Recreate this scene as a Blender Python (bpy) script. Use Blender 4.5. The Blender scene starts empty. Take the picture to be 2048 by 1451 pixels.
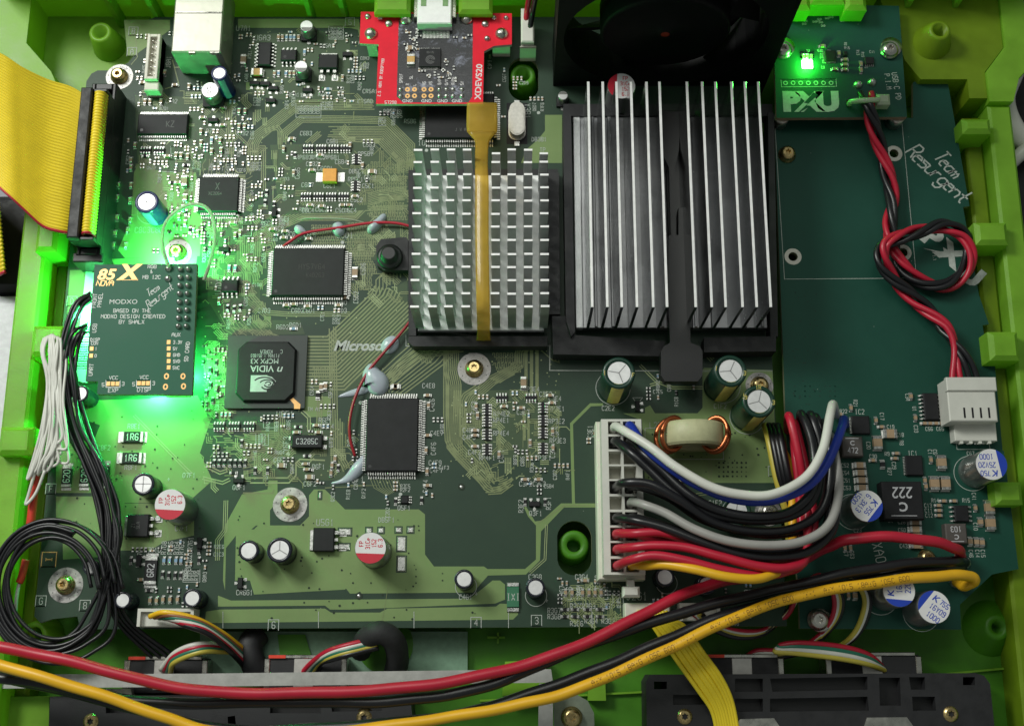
import bpy, math, random
from mathutils import Vector
from mathutils.geometry import tessellate_polygon
R = math.radians
S = 0.01                     # one Blender unit is 10 cm; all numbers below are millimetres
sc = bpy.context.scene
COL = sc.collection
# ------------------------------------------------------------------ camera, world, lamps, exposure
F, TH, H = 2400.0, R(14.5), 320.0        # focal length in photo pixels, tilt from straight down, height over the board
cd = bpy.data.cameras.new('camera'); cam = bpy.data.objects.new('camera', cd); COL.objects.link(cam)
cam.location = (0, 0, H*S); cam.rotation_euler = (TH, 0, 0)
cd.sensor_width = 36; cd.lens = F/2048*36; cd.clip_start = 0.05; cd.clip_end = 200
cd.dof.use_dof = True; cd.dof.focus_distance = 3.22; cd.dof.aperture_fstop = 2.2
sc.camera = cam
w = bpy.data.worlds.new('World'); sc.world = w; w.use_nodes = True
bg = w.node_tree.nodes['Background']; bg.inputs[0].default_value = (0.88, 0.96, 0.9, 1); bg.inputs[1].default_value = 0.175
def area(name, loc, target, size, power, col, sy=None):
    l = bpy.data.lights.new(name, 'AREA'); l.energy = power; l.color = col; l.size = size*S
    if sy: l.shape = 'RECTANGLE'; l.size_y = sy*S
    o = bpy.data.objects.new(name, l); COL.objects.link(o)
    o.location = Vector(loc)*S
    o.rotation_euler = (Vector(target)-Vector(loc)).to_track_quat('-Z', 'Y').to_euler()
    return o
area('room_lamp', (-360, 340, 430), (-80, 110, 0), 170, 265, (0.98, 1.0, 0.94))
area('ceiling_panel', (-70, 320, 620), (-30, 110, 0), 260, 78, (0.97, 1.0, 0.92), 320)
sc.view_settings.view_transform = 'Standard'; sc.view_settings.look = 'None'
sc.view_settings.exposure = 0.0; sc.view_settings.gamma = 1.0
sc.view_settings.use_curve_mapping = False

# ------------------------------------------------------------------ helpers
def P(px, py, z=0.0):
    """point of the plane at height z that the photograph shows at this pixel (mm)"""
    u, v = px-1024.0, 725.5-py
    dx, dy, dz = u, F*math.sin(TH)+v*math.cos(TH), -F*math.cos(TH)+v*math.sin(TH)
    t = (z-H)/dz
    return (dx*t, dy*t)
def P3(p): return (*P(p[0], p[1], p[2]), p[2])

class MB:
    def __init__(s): s.v = []; s.f = []; s.m = []; s.sm = []
    def face(s, idx, m=0, sm=False): s.f.append(tuple(idx)); s.m.append(m); s.sm.append(sm)
    def add(s, vs): n = len(s.v); s.v += [tuple(p) for p in vs]; return n
    def box(s, x0, y0, z0, x1, y1, z1, m=0, c=0.0):
        """box with a chamfer c round its top"""
        if x0 > x1: x0, x1 = x1, x0
        if y0 > y1: y0, y1 = y1, y0
        if c <= 0:
            n = s.add([(x0,y0,z0),(x1,y0,z0),(x1,y1,z0),(x0,y1,z0),(x0,y0,z1),(x1,y0,z1),(x1,y1,z1),(x0,y1,z1)])
            for q in ((3,2,1,0),(4,5,6,7),(0,1,5,4),(1,2,6,5),(2,3,7,6),(3,0,4,7)): s.face([n+i for i in q], m)
        else:
            zc = z1-c
            n = s.add([(x0,y0,z0),(x1,y0,z0),(x1,y1,z0),(x0,y1,z0),(x0,y0,zc),(x1,y0,zc),(x1,y1,zc),(x0,y1,zc),
                       (x0+c,y0+c,z1),(x1-c,y0+c,z1),(x1-c,y1-c,z1),(x0+c,y1-c,z1)])
            for q in ((3,2,1,0),(0,1,5,4),(1,2,6,5),(2,3,7,6),(3,0,4,7),(4,5,9,8),(5,6,10,9),(6,7,11,10),(7,4,8,11),(8,9,10,11)):
                s.face([n+i for i in q], m)
    def rbox(s, cx, cy, z0, lx, ly, hz, a=0, m=0, c=0.0):
        """box of size lx,ly,hz standing on z0, turned a degrees"""
        k = len(s.v); s.box(-lx/2, -ly/2, z0, lx/2, ly/2, z0+hz, m, c); ca, sa = math.cos(R(a)), math.sin(R(a))
        for i in range(k, len(s.v)):
            x, y, z = s.v[i]; s.v[i] = (cx+x*ca-y*sa, cy+x*sa+y*ca, z)
    def prism(s, pts, z0, z1, m=0, holes=(), side=None, bottom=True):
        loops = [list(pts)]+[list(h) for h in holes]
        tris = tessellate_polygon([[Vector((x, y, 0)) for x, y in l] for l in loops])
        flat = [p for l in loops for p in l]
        n = s.add([(x, y, z1) for x, y in flat]); b = s.add([(x, y, z0) for x, y in flat])
        for t in tris:
            a = [flat[i] for i in t]
            ar = (a[1][0]-a[0][0])*(a[2][1]-a[0][1])-(a[2][0]-a[0][0])*(a[1][1]-a[0][1])
            if abs(ar) < 1e-9: continue
            t = t if ar > 0 else t[::-1]
            s.face([n+i for i in t], m)
            if bottom: s.face([b+i for i in t[::-1]], m)
        o = 0
        for l in loops:
            ar = sum(l[i][0]*l[(i+1) % len(l)][1]-l[(i+1) % len(l)][0]*l[i][1] for i in range(len(l)))
            outer = (l is loops[0])
            for i in range(len(l)):
                j = (i+1) % len(l)
                q = [n+o+i, b+o+i, b+o+j, n+o+j]
                if (ar > 0) != outer: q = q[::-1]
                s.face(q, m if side is None else side)
            o += len(l)
    def sheet(s, pts, z, m=0, holes=()):
        loops = [list(pts)]+[list(h) for h in holes]
        tris = tessellate_polygon([[Vector((x, y, 0)) for x, y in l] for l in loops])
        flat = [p for l in loops for p in l]; n = s.add([(x, y, z) for x, y in flat])
        for t in tris:
            a = [flat[i] for i in t]
            ar = (a[1][0]-a[0][0])*(a[2][1]-a[0][1])-(a[2][0]-a[0][0])*(a[1][1]-a[0][1])
            if abs(ar) > 1e-9: s.face([n+i for i in (t if ar > 0 else t[::-1])], m)
    def lathe(s, cx, cy, prof, n=24, m=0, sm=True, cap0=False, cap1=True, mats=None):
        k = len(s.v)
        for r, z in prof: s.add([(cx+r*math.cos(2*math.pi*i/n), cy+r*math.sin(2*math.pi*i/n), z) for i in range(n)])
        for j in range(len(prof)-1):
            mm = mats[j] if mats else m
            for i in range(n):
                a, b = k+j*n+i, k+j*n+(i+1) % n
                s.face((a, b, b+n, a+n), mm, sm)
        if cap1: s.face([k+(len(prof)-1)*n+i for i in range(n)], mats[-1] if mats else m)
        if cap0: s.face([k+i for i in range(n)][::-1], m)
    def cyl(s, cx, cy, z0, z1, r, n=16, m=0, sm=True): s.lathe(cx, cy, [(r, z0), (r, z1)], n, m, sm, True, True)
    def tube(s, path, r, n=8, m=0, cap=True, rf=None):
        path = [Vector(p) for p in path]; k = len(s.v); N = len(path)
        t0 = (path[1]-path[0]).normalized()
        up = Vector((0, 0, 1)) if abs(t0.z) < .9 else Vector((1, 0, 0))
        nx = t0.cross(up).normalized()
        for i, p in enumerate(path):
            t = (path[min(i+1, N-1)]-path[max(i-1, 0)])
            t = t.normalized() if t.length > 1e-9 else t0
            nx = (nx-t*nx.dot(t)); nx = nx.normalized() if nx.length > 1e-6 else t.orthogonal().normalized()
            ny = t.cross(nx); rr = r*(rf(i/(N-1)) if rf else 1)
            s.add([p+nx*(rr*math.cos(2*math.pi*a/n))+ny*(rr*math.sin(2*math.pi*a/n)) for a in range(n)])
        for i in range(N-1):
            for a in range(n):
                b = (a+1) % n
                s.face((k+i*n+a, k+i*n+b, k+(i+1)*n+b, k+(i+1)*n+a), m, True)
        if cap:
            s.face([k+a for a in range(n)][::-1], m); s.face([k+(N-1)*n+a for a in range(n)], m)
    def line(s, pts, w, z, m=0):
        """flat mitred ribbon along pts (mm)"""
        n = len(pts); k = len(s.v)
        for i in range(n):
            a = pts[max(i-1, 0)]; b = pts[i]; c = pts[min(i+1, n-1)]
            d1 = Vector((b[0]-a[0], b[1]-a[1])); d2 = Vector((c[0]-b[0], c[1]-b[1]))
            if d1.length < 1e-9: d1 = d2
            if d2.length < 1e-9: d2 = d1
            if d1.length < 1e-9: d1 = d2 = Vector((1, 0))
            d1 = d1.normalized(); d2 = d2.normalized()
            n1 = Vector((-d1.y, d1.x)); n2 = Vector((-d2.y, d2.x)); mm = n1+n2
            mm = mm.normalized() if mm.length > 1e-6 else n1
            q = w/2/max(.45, mm.dot(n1))
            s.add([(b[0]+mm.x*q, b[1]+mm.y*q, z), (b[0]-mm.x*q, b[1]-mm.y*q, z)])
        for i in range(n-1): s.face((k+2*i+1, k+2*i+3, k+2*i+2, k+2*i), m)
    def mesh(s, name, mats):
        me = bpy.data.meshes.new(name)
        me.from_pydata([(x*S, y*S, z*S) for x, y, z in s.v], [], s.f)
        me.polygons.foreach_set('material_index', s.m); me.polygons.foreach_set('use_smooth', s.sm)
        for q in mats: me.materials.append(q)
        me.update(); return me
    def build(s, name, mats, parent=None, kind=None, loc=None, label=None):
        if not isinstance(mats, (list, tuple)): mats = [mats]
        o = bpy.data.objects.new(name, s.mesh(name, mats)); COL.objects.link(o)
        if parent is not None: o.parent = parent
        if loc: o.location = (loc[0]*S, loc[1]*S, loc[2]*S)
        if kind: o['kind'] = kind
        if label: o['label'] = label
        return o
def inst(src, name, parent, x, y, z=0, a=0):
    o = bpy.data.objects.new(name, src.data if hasattr(src, 'data') else src); COL.objects.link(o); o.parent = parent
    o.location = (x*S, y*S, z*S); o.rotation_euler = (0, 0, R(a)); return o
def copy_tree(o, parent=None):
    c = o.copy(); COL.objects.link(c); c.parent = parent
    for ch in list(o.children): copy_tree(ch, c)
    return c
def tag(o, label, cat, group=None):
    o['label'] = label; o['category'] = cat
    if group: o['group'] = group
    return o
def thing(name, label, cat, group=None, loc=(0, 0, 0)):
    o = bpy.data.objects.new(name, None); COL.objects.link(o); o.empty_display_size = .05
    o.location = Vector(loc)*S; return tag(o, label, cat, group)
def spline(pts, k=8):
    """catmull-rom through pts"""
    pts = [Vector(p) for p in pts]; out = []
    q = [pts[0]*2-pts[1]]+pts+[pts[-1]*2-pts[-2]]
    for i in range(1, len(q)-2):
        a, b, c, d = q[i-1:i+3]
        for j in range(k):
            t = j/k
            out.append(.5*((2*b)+(c-a)*t+(2*a-5*b+4*c-d)*t*t+(3*b-a-3*c+d)*t**3))
    out.append(pts[-1]); return out
def wire(pix, k=8): return spline([P3(p) for p in pix], k)
def off(path, d, dz=0):
    """path shifted sideways by d in plan"""
    out = []
    for i, p in enumerate(path):
        t = path[min(i+1, len(path)-1)]-path[max(i-1, 0)]
        n = Vector((-t.y, t.x, 0)); n = n.normalized() if n.length > 1e-6 else Vector((1, 0, 0))
        out.append(p+n*d+Vector((0, 0, dz)))
    return out

# ------------------------------------------------------------------ materials
def M(name, col, rough=.5, metal=0.0, var=.12, scale=60, bump=0.0, bscale=200, coat=0.0, spec=.5, trans=0.0, emit=None, es=0, alpha=1.0, rvar=.0):
    m = bpy.data.materials.new(name); m.use_nodes = True; nt = m.node_tree; b = nt.nodes['Principled BSDF']
    b.inputs['Roughness'].default_value = rough; b.inputs['Metallic'].default_value = metal
    b.inputs['Specular IOR Level'].default_value = spec; b.inputs['Coat Weight'].default_value = coat; b.inputs['Coat Roughness'].default_value = .3
    b.inputs['Transmission Weight'].default_value = trans; b.inputs['Alpha'].default_value = alpha
    tc = nt.nodes.new('ShaderNodeTexCoord')
    if var > 0:
        nz = nt.nodes.new('ShaderNodeTexNoise'); nz.inputs['Scale'].default_value = scale; nz.inputs['Detail'].default_value = 5
        nz.inputs['Roughness'].default_value = .65
        nt.links.new(tc.outputs['Object'], nz.inputs['Vector'])
        mr = nt.nodes.new('ShaderNodeMapRange'); mr.inputs[1].default_value = .3; mr.inputs[2].default_value = .7
        mr.inputs[3].default_value = 1-var; mr.inputs[4].default_value = 1+var
        nt.links.new(nz.outputs[0], mr.inputs[0])
        mx = nt.nodes.new('ShaderNodeVectorMath'); mx.operation = 'SCALE'; mx.inputs[0].default_value = col[:3]
        nt.links.new(mr.outputs[0], mx.inputs['Scale']); nt.links.new(mx.outputs[0], b.inputs['Base Color'])
        if rvar > 0:
            m2 = nt.nodes.new('ShaderNodeMapRange'); m2.inputs[1].default_value = .3; m2.inputs[2].default_value = .7
            m2.inputs[3].default_value = max(.03, rough-rvar); m2.inputs[4].default_value = min(1, rough+rvar)
            nt.links.new(nz.outputs[0], m2.inputs[0]); nt.links.new(m2.outputs[0], b.inputs['Roughness'])
    else: b.inputs['Base Color'].default_value = (*col[:3], 1)
    if bump > 0:
        n2 = nt.nodes.new('ShaderNodeTexNoise'); n2.inputs['Scale'].default_value = bscale; n2.inputs['Detail'].default_value = 3
        nt.links.new(tc.outputs['Object'], n2.inputs['Vector'])
        bp = nt.nodes.new('ShaderNodeBump'); bp.inputs['Strength'].default_value = bump; bp.inputs['Distance'].default_value = .002
        nt.links.new(n2.outputs[0], bp.inputs['Height']); nt.links.new(bp.outputs[0], b.inputs['Normal'])
    if emit:
        b.inputs['Emission Color'].default_value = (*emit, 1); b.inputs['Emission Strength'].default_value = es
    return m
def translucent(name, col, tcol, rough, tw, var=.12, scale=12):
    """cloudy see-through plastic: diffuse and translucent light under a gloss"""
    m = bpy.data.materials.new(name); m.use_nodes = True; nt = m.node_tree; nt.nodes.remove(nt.nodes['Principled BSDF'])
    out = nt.nodes['Material Output']
    p = nt.nodes.new('ShaderNodeBsdfPrincipled'); p.inputs['Roughness'].default_value = rough
    t = nt.nodes.new('ShaderNodeBsdfTranslucent'); t.inputs[0].default_value = (*tcol, 1)
    mix = nt.nodes.new('ShaderNodeMixShader'); mix.inputs[0].default_value = tw
    tc = nt.nodes.new('ShaderNodeTexCoord'); nz = nt.nodes.new('ShaderNodeTexNoise'); nz.inputs['Scale'].default_value = scale; nz.inputs['Detail'].default_value = 4
    nt.links.new(tc.outputs['Object'], nz.inputs['Vector'])
    mr = nt.nodes.new('ShaderNodeMapRange'); mr.inputs[1].default_value = .3; mr.inputs[2].default_value = .7; mr.inputs[3].default_value = 1-var; mr.inputs[4].default_value = 1+var
    nt.links.new(nz.outputs[0], mr.inputs[0])
    sv = nt.nodes.new('ShaderNodeVectorMath'); sv.operation = 'SCALE'; sv.inputs[0].default_value = col
    nt.links.new(mr.outputs[0], sv.inputs['Scale']); nt.links.new(sv.outputs[0], p.inputs['Base Color'])
    n2 = nt.nodes.new('ShaderNodeTexNoise'); n2.inputs['Scale'].default_value = 160; n2.inputs['Detail'].default_value = 4; nt.links.new(tc.outputs['Object'], n2.inputs['Vector'])
    bu = nt.nodes.new('ShaderNodeBump'); bu.inputs['Strength'].default_value = .15; bu.inputs['Distance'].default_value = .002; nt.links.new(n2.outputs[0], bu.inputs['Height']); nt.links.new(bu.outputs[0], p.inputs['Normal'])
    r2 = nt.nodes.new('ShaderNodeMapRange'); r2.inputs[3].default_value = max(.05, rough-.12); r2.inputs[4].default_value = rough+.2; nt.links.new(nz.outputs[0], r2.inputs[0]); nt.links.new(r2.outputs[0], p.inputs['Roughness'])
    nt.links.new(p.outputs[0], mix.inputs[1]); nt.links.new(t.outputs[0], mix.inputs[2]); nt.links.new(mix.outputs[0], out.inputs[0])
    return m
def board_mat(name, col, col2, rough=.38, dust=.5):
    """lacquered circuit board: mottled green, fibre weave relief, a dusting of pale specks"""
    m = M(name, col, rough, 0, 0, bump=.12, bscale=900, coat=.05, spec=.3)
    nt = m.node_tree; b = nt.nodes['Principled BSDF']; N = nt.nodes.new; L = nt.links.new
    tc = N('ShaderNodeTexCoord'); n1 = N('ShaderNodeTexNoise'); n1.inputs['Scale'].default_value = 4.5; n1.inputs['Detail'].default_value = 8; n1.inputs['Roughness'].default_value = .7
    L(tc.outputs['Object'], n1.inputs['Vector'])
    cr = N('ShaderNodeValToRGB'); cr.color_ramp.elements[0].position = .32; cr.color_ramp.elements[0].color = (*col, 1)
    cr.color_ramp.elements[1].position = .72; cr.color_ramp.elements[1].color = (*col2, 1)
    L(n1.outputs[0], cr.inputs[0])
    v = N('ShaderNodeTexVoronoi'); v.inputs['Scale'].default_value = 42; L(tc.outputs['Object'], v.inputs['Vector'])
    mr = N('ShaderNodeMapRange'); mr.inputs[1].default_value = .035; mr.inputs[2].default_value = .06; mr.inputs[3].default_value = 1; mr.inputs[4].default_value = 0
    L(v.outputs['Distance'], mr.inputs[0])
    sp = N('ShaderNodeSeparateColor'); L(v.outputs['Color'], sp.inputs[0])
    gt = N('ShaderNodeMath'); gt.operation = 'GREATER_THAN'; gt.inputs[1].default_value = 1-.12*dust; L(sp.outputs[0], gt.inputs[0])
    mu = N('ShaderNodeMath'); mu.operation = 'MULTIPLY'; L(mr.outputs[0], mu.inputs[0]); L(gt.outputs[0], mu.inputs[1])
    mu2 = N('ShaderNodeMath'); mu2.operation = 'MULTIPLY'; L(mu.outputs[0], mu2.inputs[0]); mu2.inputs[1].default_value = .55
    mx = N('ShaderNodeMix'); mx.data_type = 'RGBA'; L(mu2.outputs[0], mx.inputs[0]); L(cr.outputs[0], mx.inputs[6]); mx.inputs[7].default_value = (.42, .46, .42, 1)
    L(mx.outputs[2], b.inputs['Base Color'])
    r2 = N('ShaderNodeMapRange'); r2.inputs[3].default_value = rough-.08; r2.inputs[4].default_value = rough+.18; L(n1.outputs[0], r2.inputs[0]); L(r2.outputs[0], b.inputs['Roughness'])
    return m
pcb = board_mat('green solder mask', (.019, .044, .027), (.030, .061, .036), .45)
pcb_teal = board_mat('teal solder mask', (.004, .052, .034), (.008, .068, .045), .5, .8)
pcb_chip = board_mat('plain green solder mask', (.014, .105, .058), (.018, .12, .066), .5, .1)
pour = board_mat('mask over copper', (.165, .25, .09), (.21, .30, .115), .45, .3)
trace = M('copper trace under mask', (.185, .225, .095), .45, .0, .15, 30)
trace_b = M('bright copper trace under mask', (.28, .34, .16), .42, .0, .12, 30)
edge = M('board edge', (.20, .22, .12), .7)
silk = M('white silkscreen', (.45, .49, .45), .6, 0, .15, 120)
solder = M('solder', (.55, .55, .53), .36, 1, .22, 90, .25, 300, rvar=.12)
tinned = M('scratched tinned pad', (.34, .33, .32), .45, .7, .6, 30, .3, 120, rvar=.2)
gold = M('gold pad', (.72, .42, .16), .4, .55, .12)
chip = M('black epoxy', (.012, .012, .014), .55, 0, .25, 30, .2, 900, spec=.3)
chip_hi = M('grey marking', (.13, .13, .13), .6)
chip_print = M('white marking', (.50, .50, .52), .6)
blackp = M('black plastic', (.009, .009, .010), .42, 0, .2, 20, .1, 500)
blackr = M('dusty black plastic', (.015, .015, .017), .6, 0, .25, 25, .2, 300, rvar=.15)
whitep = M('white nylon', (.62, .62, .56), .45, 0, .06, 20)
ivory = M('ivory plastic', (.66, .64, .55), .5, 0, .08, 20)
alu = M('brushed aluminium', (.66, .67, .67), .45, .85, .16, 14, .1, 300, rvar=.12)
alu_top = M('cast aluminium', (.74, .75, .75), .5, .35, .16, 40, .12, 300, rvar=.12)
steel = M('steel', (.60, .58, .53), .3, 1, .15, 25, .1, 300, rvar=.12)
brass = M('yellow zinc screw', (.62, .47, .22), .3, 1, .25, 120, .1, 400, rvar=.12)
tan_c = M('ceramic capacitor', (.36, .25, .15), .5, 0, .15)
orange_c = M('orange capacitor', (.85, .36, .05), .5)
yellow_c = M('yellow capacitor', (.60, .36, .10), .5)
blue_r = M('blue resistor', (.20, .34, .48), .5)
can_top = M('capacitor top', (.74, .74, .74), .45, .55, .08, 60)
can_side = M('capacitor can', (.42, .43, .42), .3, .9, .1)
slv_blk = M('black sleeve', (.010, .012, .022), .25, 0, .1)
slv_blue = M('navy sleeve', (.010, .013, .10), .28, 0, .1)
slv_grn = M('dark green sleeve', (.006, .036, .022), .3, 0, .1)
slv_band = M('grey sleeve band', (.14, .18, .30), .4)
cap_w = M('white lacquered top', (.74, .73, .73), .5, 0, .04)
cap_red = M('red print', (.55, .012, .035), .5, 0, .06)
cap_blue = M('blue print', (.012, .05, .42), .5, 0, .06)
yel_print = M('yellow print', (.55, .48, .12), .6)
red_pcb = M('red solder mask', (.78, .008, .030), .5, 0, .08, 30, spec=.25)
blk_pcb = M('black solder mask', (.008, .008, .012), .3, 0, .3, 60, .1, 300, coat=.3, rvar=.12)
copper = M('copper winding', (.52, .15, .06), .3, .9, .15)
toroid_m = M('beige toroid coat', (.48, .48, .28), .5, 0, .08)
rubber = M('dark rubber', (.018, .019, .02), .75, 0, .25, 40, .25, 200)
def wmat(n, c, r=.38): return M(n, c, r, 0, .07, 14, .04, 300)
w_red = wmat('red wire', (.46, .012, .035)); w_blk = wmat('black wire', (.010, .010, .012), .33); w_yel = wmat('yellow wire', (.80, .44, .015))
w_wht = wmat('white wire', (.66, .66, .60)); w_blu = wmat('blue wire', (.012, .035, .32)); w_gry = wmat('grey wire', (.34, .33, .31))
w_grn = wmat('green wire', (.02, .16, .10)); w_org = wmat('orange wire', (.62, .22, .03)); w_tan = wmat('brown wire', (.25, .09, .04)); w_olv = wmat('dull yellow wire', (.50, .42, .06))
rib_y = M('yellow ribbon', (.80, .62, .025), .42, 0, .06, 20)
case_g = translucent('green translucent plastic', (.27, .55, .045), (.40, .72, .06), .36, .42, .16)
case_f = translucent('green translucent floor', (.08, .29, .014), (.16, .45, .02), .42, .3, .2)
case_y = translucent('yellowish green translucent plastic', (.22, .35, .015), (.32, .50, .025), .38, .4, .16)
glue_m = translucent('hot glue', (.54, .60, .68), (.7, .76, .8), .1, .2, .05)
clear_m = translucent('cloudy clear plastic', (.55, .62, .48), (.6, .68, .5), .25, .4)
amber_m = translucent('amber plastic', (.70, .50, .09), (.85, .56, .09), .12, .22, .3, 9)
_nt = amber_m.node_tree; _o = _nt.nodes['Material Output']; _sh = _o.inputs[0].links[0].from_socket
_t = _nt.nodes.new('ShaderNodeBsdfTransparent'); _t.inputs[0].default_value = (.95, .80, .38, 1); _mx = _nt.nodes.new('ShaderNodeMixShader'); _mx.inputs[0].default_value = .42
_nt.links.new(_t.outputs[0], _mx.inputs[1]); _nt.links.new(_sh, _mx.inputs[2]); _nt.links.new(_mx.outputs[0], _o.inputs[0])
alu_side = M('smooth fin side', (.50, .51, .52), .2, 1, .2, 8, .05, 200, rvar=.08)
alu_edge = M('lit fin edge', (.84, .84, .83), .45, .25, .1, 40)  # fin tops coloured paler to carry the overhead light they catch
label_w = M('white paper label', (.80, .80, .80), .6, 0, .03)
grey_m = M('dull zinc plate', (.42, .42, .40), .5, .6, .15, 30, .1, 300)
sleeve_red = M('red heat shrink', (.62, .04, .02), .5)

# ------------------------------------------------------------------ lettering
G = {'A':'00 04 26 44 40|03 43','B':'00 06 36 45 44 33 03|33 42 41 30 00','C':'41 30 10 01 05 16 36 45','D':'00 06 26 44 42 20 00','E':'40 00 06 46|03 33',
 'F':'00 06 46|03 33','G':'45 36 16 05 01 10 30 41 43 23','H':'00 06|40 46|03 43','I':'10 30|20 26|16 36','J':'01 10 20 31 36','K':'00 06|46 02|13 40','L':'06 00 40',
 'M':'00 06 23 46 40','N':'00 06 40 46','O':'10 01 05 16 36 45 41 30 10','P':'00 06 36 45 44 33 03','Q':'10 01 05 16 36 45 41 30 10|22 40','R':'00 06 36 45 44 33 03|23 40',
 'S':'01 10 30 41 42 33 13 04 05 16 36 45','T':'06 46|26 20','U':'06 01 10 30 41 46','V':'06 20 46','W':'06 10 24 30 46','X':'00 46|06 40','Y':'06 23 46|23 20','Z':'06 46 00 40',
 '0':'10 01 05 16 36 45 41 30 10','1':'14 26 20|10 30','2':'05 16 36 45 44 00 40','3':'05 16 36 45 44 33 42 41 30 10 01|13 33','4':'30 36 02 42','5':'46 06 03 33 42 41 30 10 01',
 '6':'45 36 16 05 01 10 30 41 42 33 03','7':'06 46 20','8':'13 04 05 16 36 45 44 33 13 02 01 10 30 41 42 33','9':'01 10 30 41 45 36 16 05 04 13 43','-':'13 33','.':'20 21','/':'00 46','_':'00 40','+':'13 33|22 24','&':'40 05 16 25 02 10 21 43','#':'10 16|30 36|02 42|04 44',
 'a':'43 33 13 02 01 10 30 42|43 40','e':'02 42 33 13 02 01 10 30','m':'00 03|02 13 22 20|22 33 42 40','s':'00 30 41 32 12 03 43','u':'03 01 10 30 41 43|41 40','r':'00 03|02 13 33','g':'42 33 13 02 01 10 30 41|43 4n 3x 1x 0n','n':'00 03|02 13 33 42 40','t':'26 21 30 40|03 43','o':'10 01 02 13 33 42 41 30 10','f':'10 15 26 36|03 33','i':'20 23|25 25','c':'43 13 02 01 10 40'}
def stroke(mb, s, x, y, h, a=0, z=.06, wt=.14, m=0, wide=.72, gap=.32, slant=0, align=.5):
    """single-line lettering centred on x,y (mm)"""
    u = h/6; adv = (4*wide/.72*.72+gap*6)*u*.9; cw = 4*u*wide/.72*.72
    W = adv*len(s)-gap*6*u*.9; ca, sa = math.cos(R(a)), math.sin(R(a)); ox = -W*align
    for i, ch in enumerate(s):
        for st in G.get(ch, '').split('|'):
            pts = []
            for q in st.split():
                gx, gy = int(q[0])*u*wide+ox+i*adv, (({'n': -1, 'x': -2}[q[1]] if q[1] in 'nx' else int(q[1]))-3)*u
                gx += gy*slant
                pts.append((x+gx*ca-gy*sa, y+gx*sa+gy*ca))
            if len(pts) > 1: mb.line(pts, wt, z, m)
_tc = {}
def bold(mb, s, x, y, h, a=0, z=.06, m=0, sx=1.0, shear=0.0, offset=0.0, mir=False):
    """solid lettering with the built-in font, centred on x,y; h is the capital height"""
    key = (s, shear, offset)
    if key not in _tc:
        c = bpy.data.curves.new('t', 'FONT'); c.body = s; c.align_x = 'CENTER'; c.align_y = 'CENTER'; c.shear = shear; c.offset = offset; c.resolution_u = 3
        o = bpy.data.objects.new('t', c); COL.objects.link(o); bpy.context.view_layer.update()
        me = o.evaluated_get(bpy.context.evaluated_depsgraph_get()).to_mesh()
        vs = [(v.co.x, v.co.y) for v in me.vertices]; fs = [tuple(p.vertices) for p in me.polygons]
        x0, x1 = min(v[0] for v in vs), max(v[0] for v in vs); y0, y1 = min(v[1] for v in vs), max(v[1] for v in vs)
        vs = [(vx-(x0+x1)/2, vy-(y0+y1)/2) for vx, vy in vs]
        _tc[key] = (vs, fs); bpy.data.objects.remove(o); bpy.data.curves.remove(c)
    vs, fs = _tc[key]; k = h/.69; ca, sa = math.cos(R(a)), math.sin(R(a))
    n = mb.add([(x+(vx*sx*ca-vy*sa)*k, y+(vx*sx*sa+vy*ca)*k, z) for vx, vy in vs])
    for f in fs: mb.face([n+i for i in f], m)
def circ(cx, cy, r, n=24, sx=1, sy=1): return [(cx+r*sx*math.cos(2*math.pi*i/n), cy+r*sy*math.sin(2*math.pi*i/n)) for i in range(n)]
def pix(s, z=0): return [P(*[float(q) for q in p.split(',')], z) for p in s.split()]
# ------------------------------------------------------------------ table and the things beside the case
mb = MB(); mb.box(-420, -300, -34, 420, 460, -30)
t = mb.build('table_top', M('lilac grey table', (.30, .29, .34), .6, 0, .08, 6, .05, 80)); t['kind'] = 'structure'
mb = MB(); mb.prism([(150, 30), (230, 20), (235, 210), (158, 205), (147, 160), (152, 100)], -29.9, -12)
mb.prism([(160, 60), (215, 60), (215, 180), (165, 182)], -11.9, -6)
tag(mb.build('black_pouch', rubber), 'soft black pouch lying on the table right of the green case', 'pouch')
mb = MB(); mb.tube(wire([(2150, 40, -8), (2012, 98, -2), (2030, 130, -2), (2008, 200, -4), (2030, 262, -6), (2075, 300, -8), (2150, 330, -14)], 10), 3.2, 10)
tag(mb.build('thick_white_cable', w_wht), 'thick white cable looping at the upper right beside the case', 'cable')
mb = MB(); mb.tube(wire([(2120, 240, -4), (2050, 300, -5), (2012, 335, -9), (1990, 352, -14)], 8), 2.0, 10)
tag(mb.build('straight_white_cable', w_wht), 'short straight white cable on the dark pouch, right edge', 'cable')
mb = MB()
mb.tube(wire([(2030, 455, -10), (2055, 495, -10), (2110, 560, -12)], 8), 1.1, 8)
tag(mb.build('red_lead', w_red), 'thin red lead beside the case wall, far right', 'wire')
mb = MB(); mb.tube(wire([(2026, 475, -12), (2052, 515, -12), (2110, 585, -14)], 8), 1.1, 8)
tag(mb.build('yellow_lead', w_olv), 'thin yellow lead under the red lead, far right', 'wire')
mb = MB(); mb.box(146, 78, -29.9, 220, 112, -20, 0, 2)
tag(mb.build('grey_block', M('grey block', (.36, .33, .37), .5)), 'pale grey block beside the case at the right edge', 'box')
mb = MB(); mb.box(-230, 20, -29.9, -139.5, 108, -16, 0, 3)
tag(mb.build('white_box', M('white box', (.62, .62, .66), .5)), 'white box on the table left of the case', 'box')
mb = MB(); mb.box(-175, 109.5, -29.9, -140, 140, -18, 0, 2)
tag(mb.build('dark_box', blackr), 'dark box under the loop of the yellow ribbon', 'box')

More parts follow.
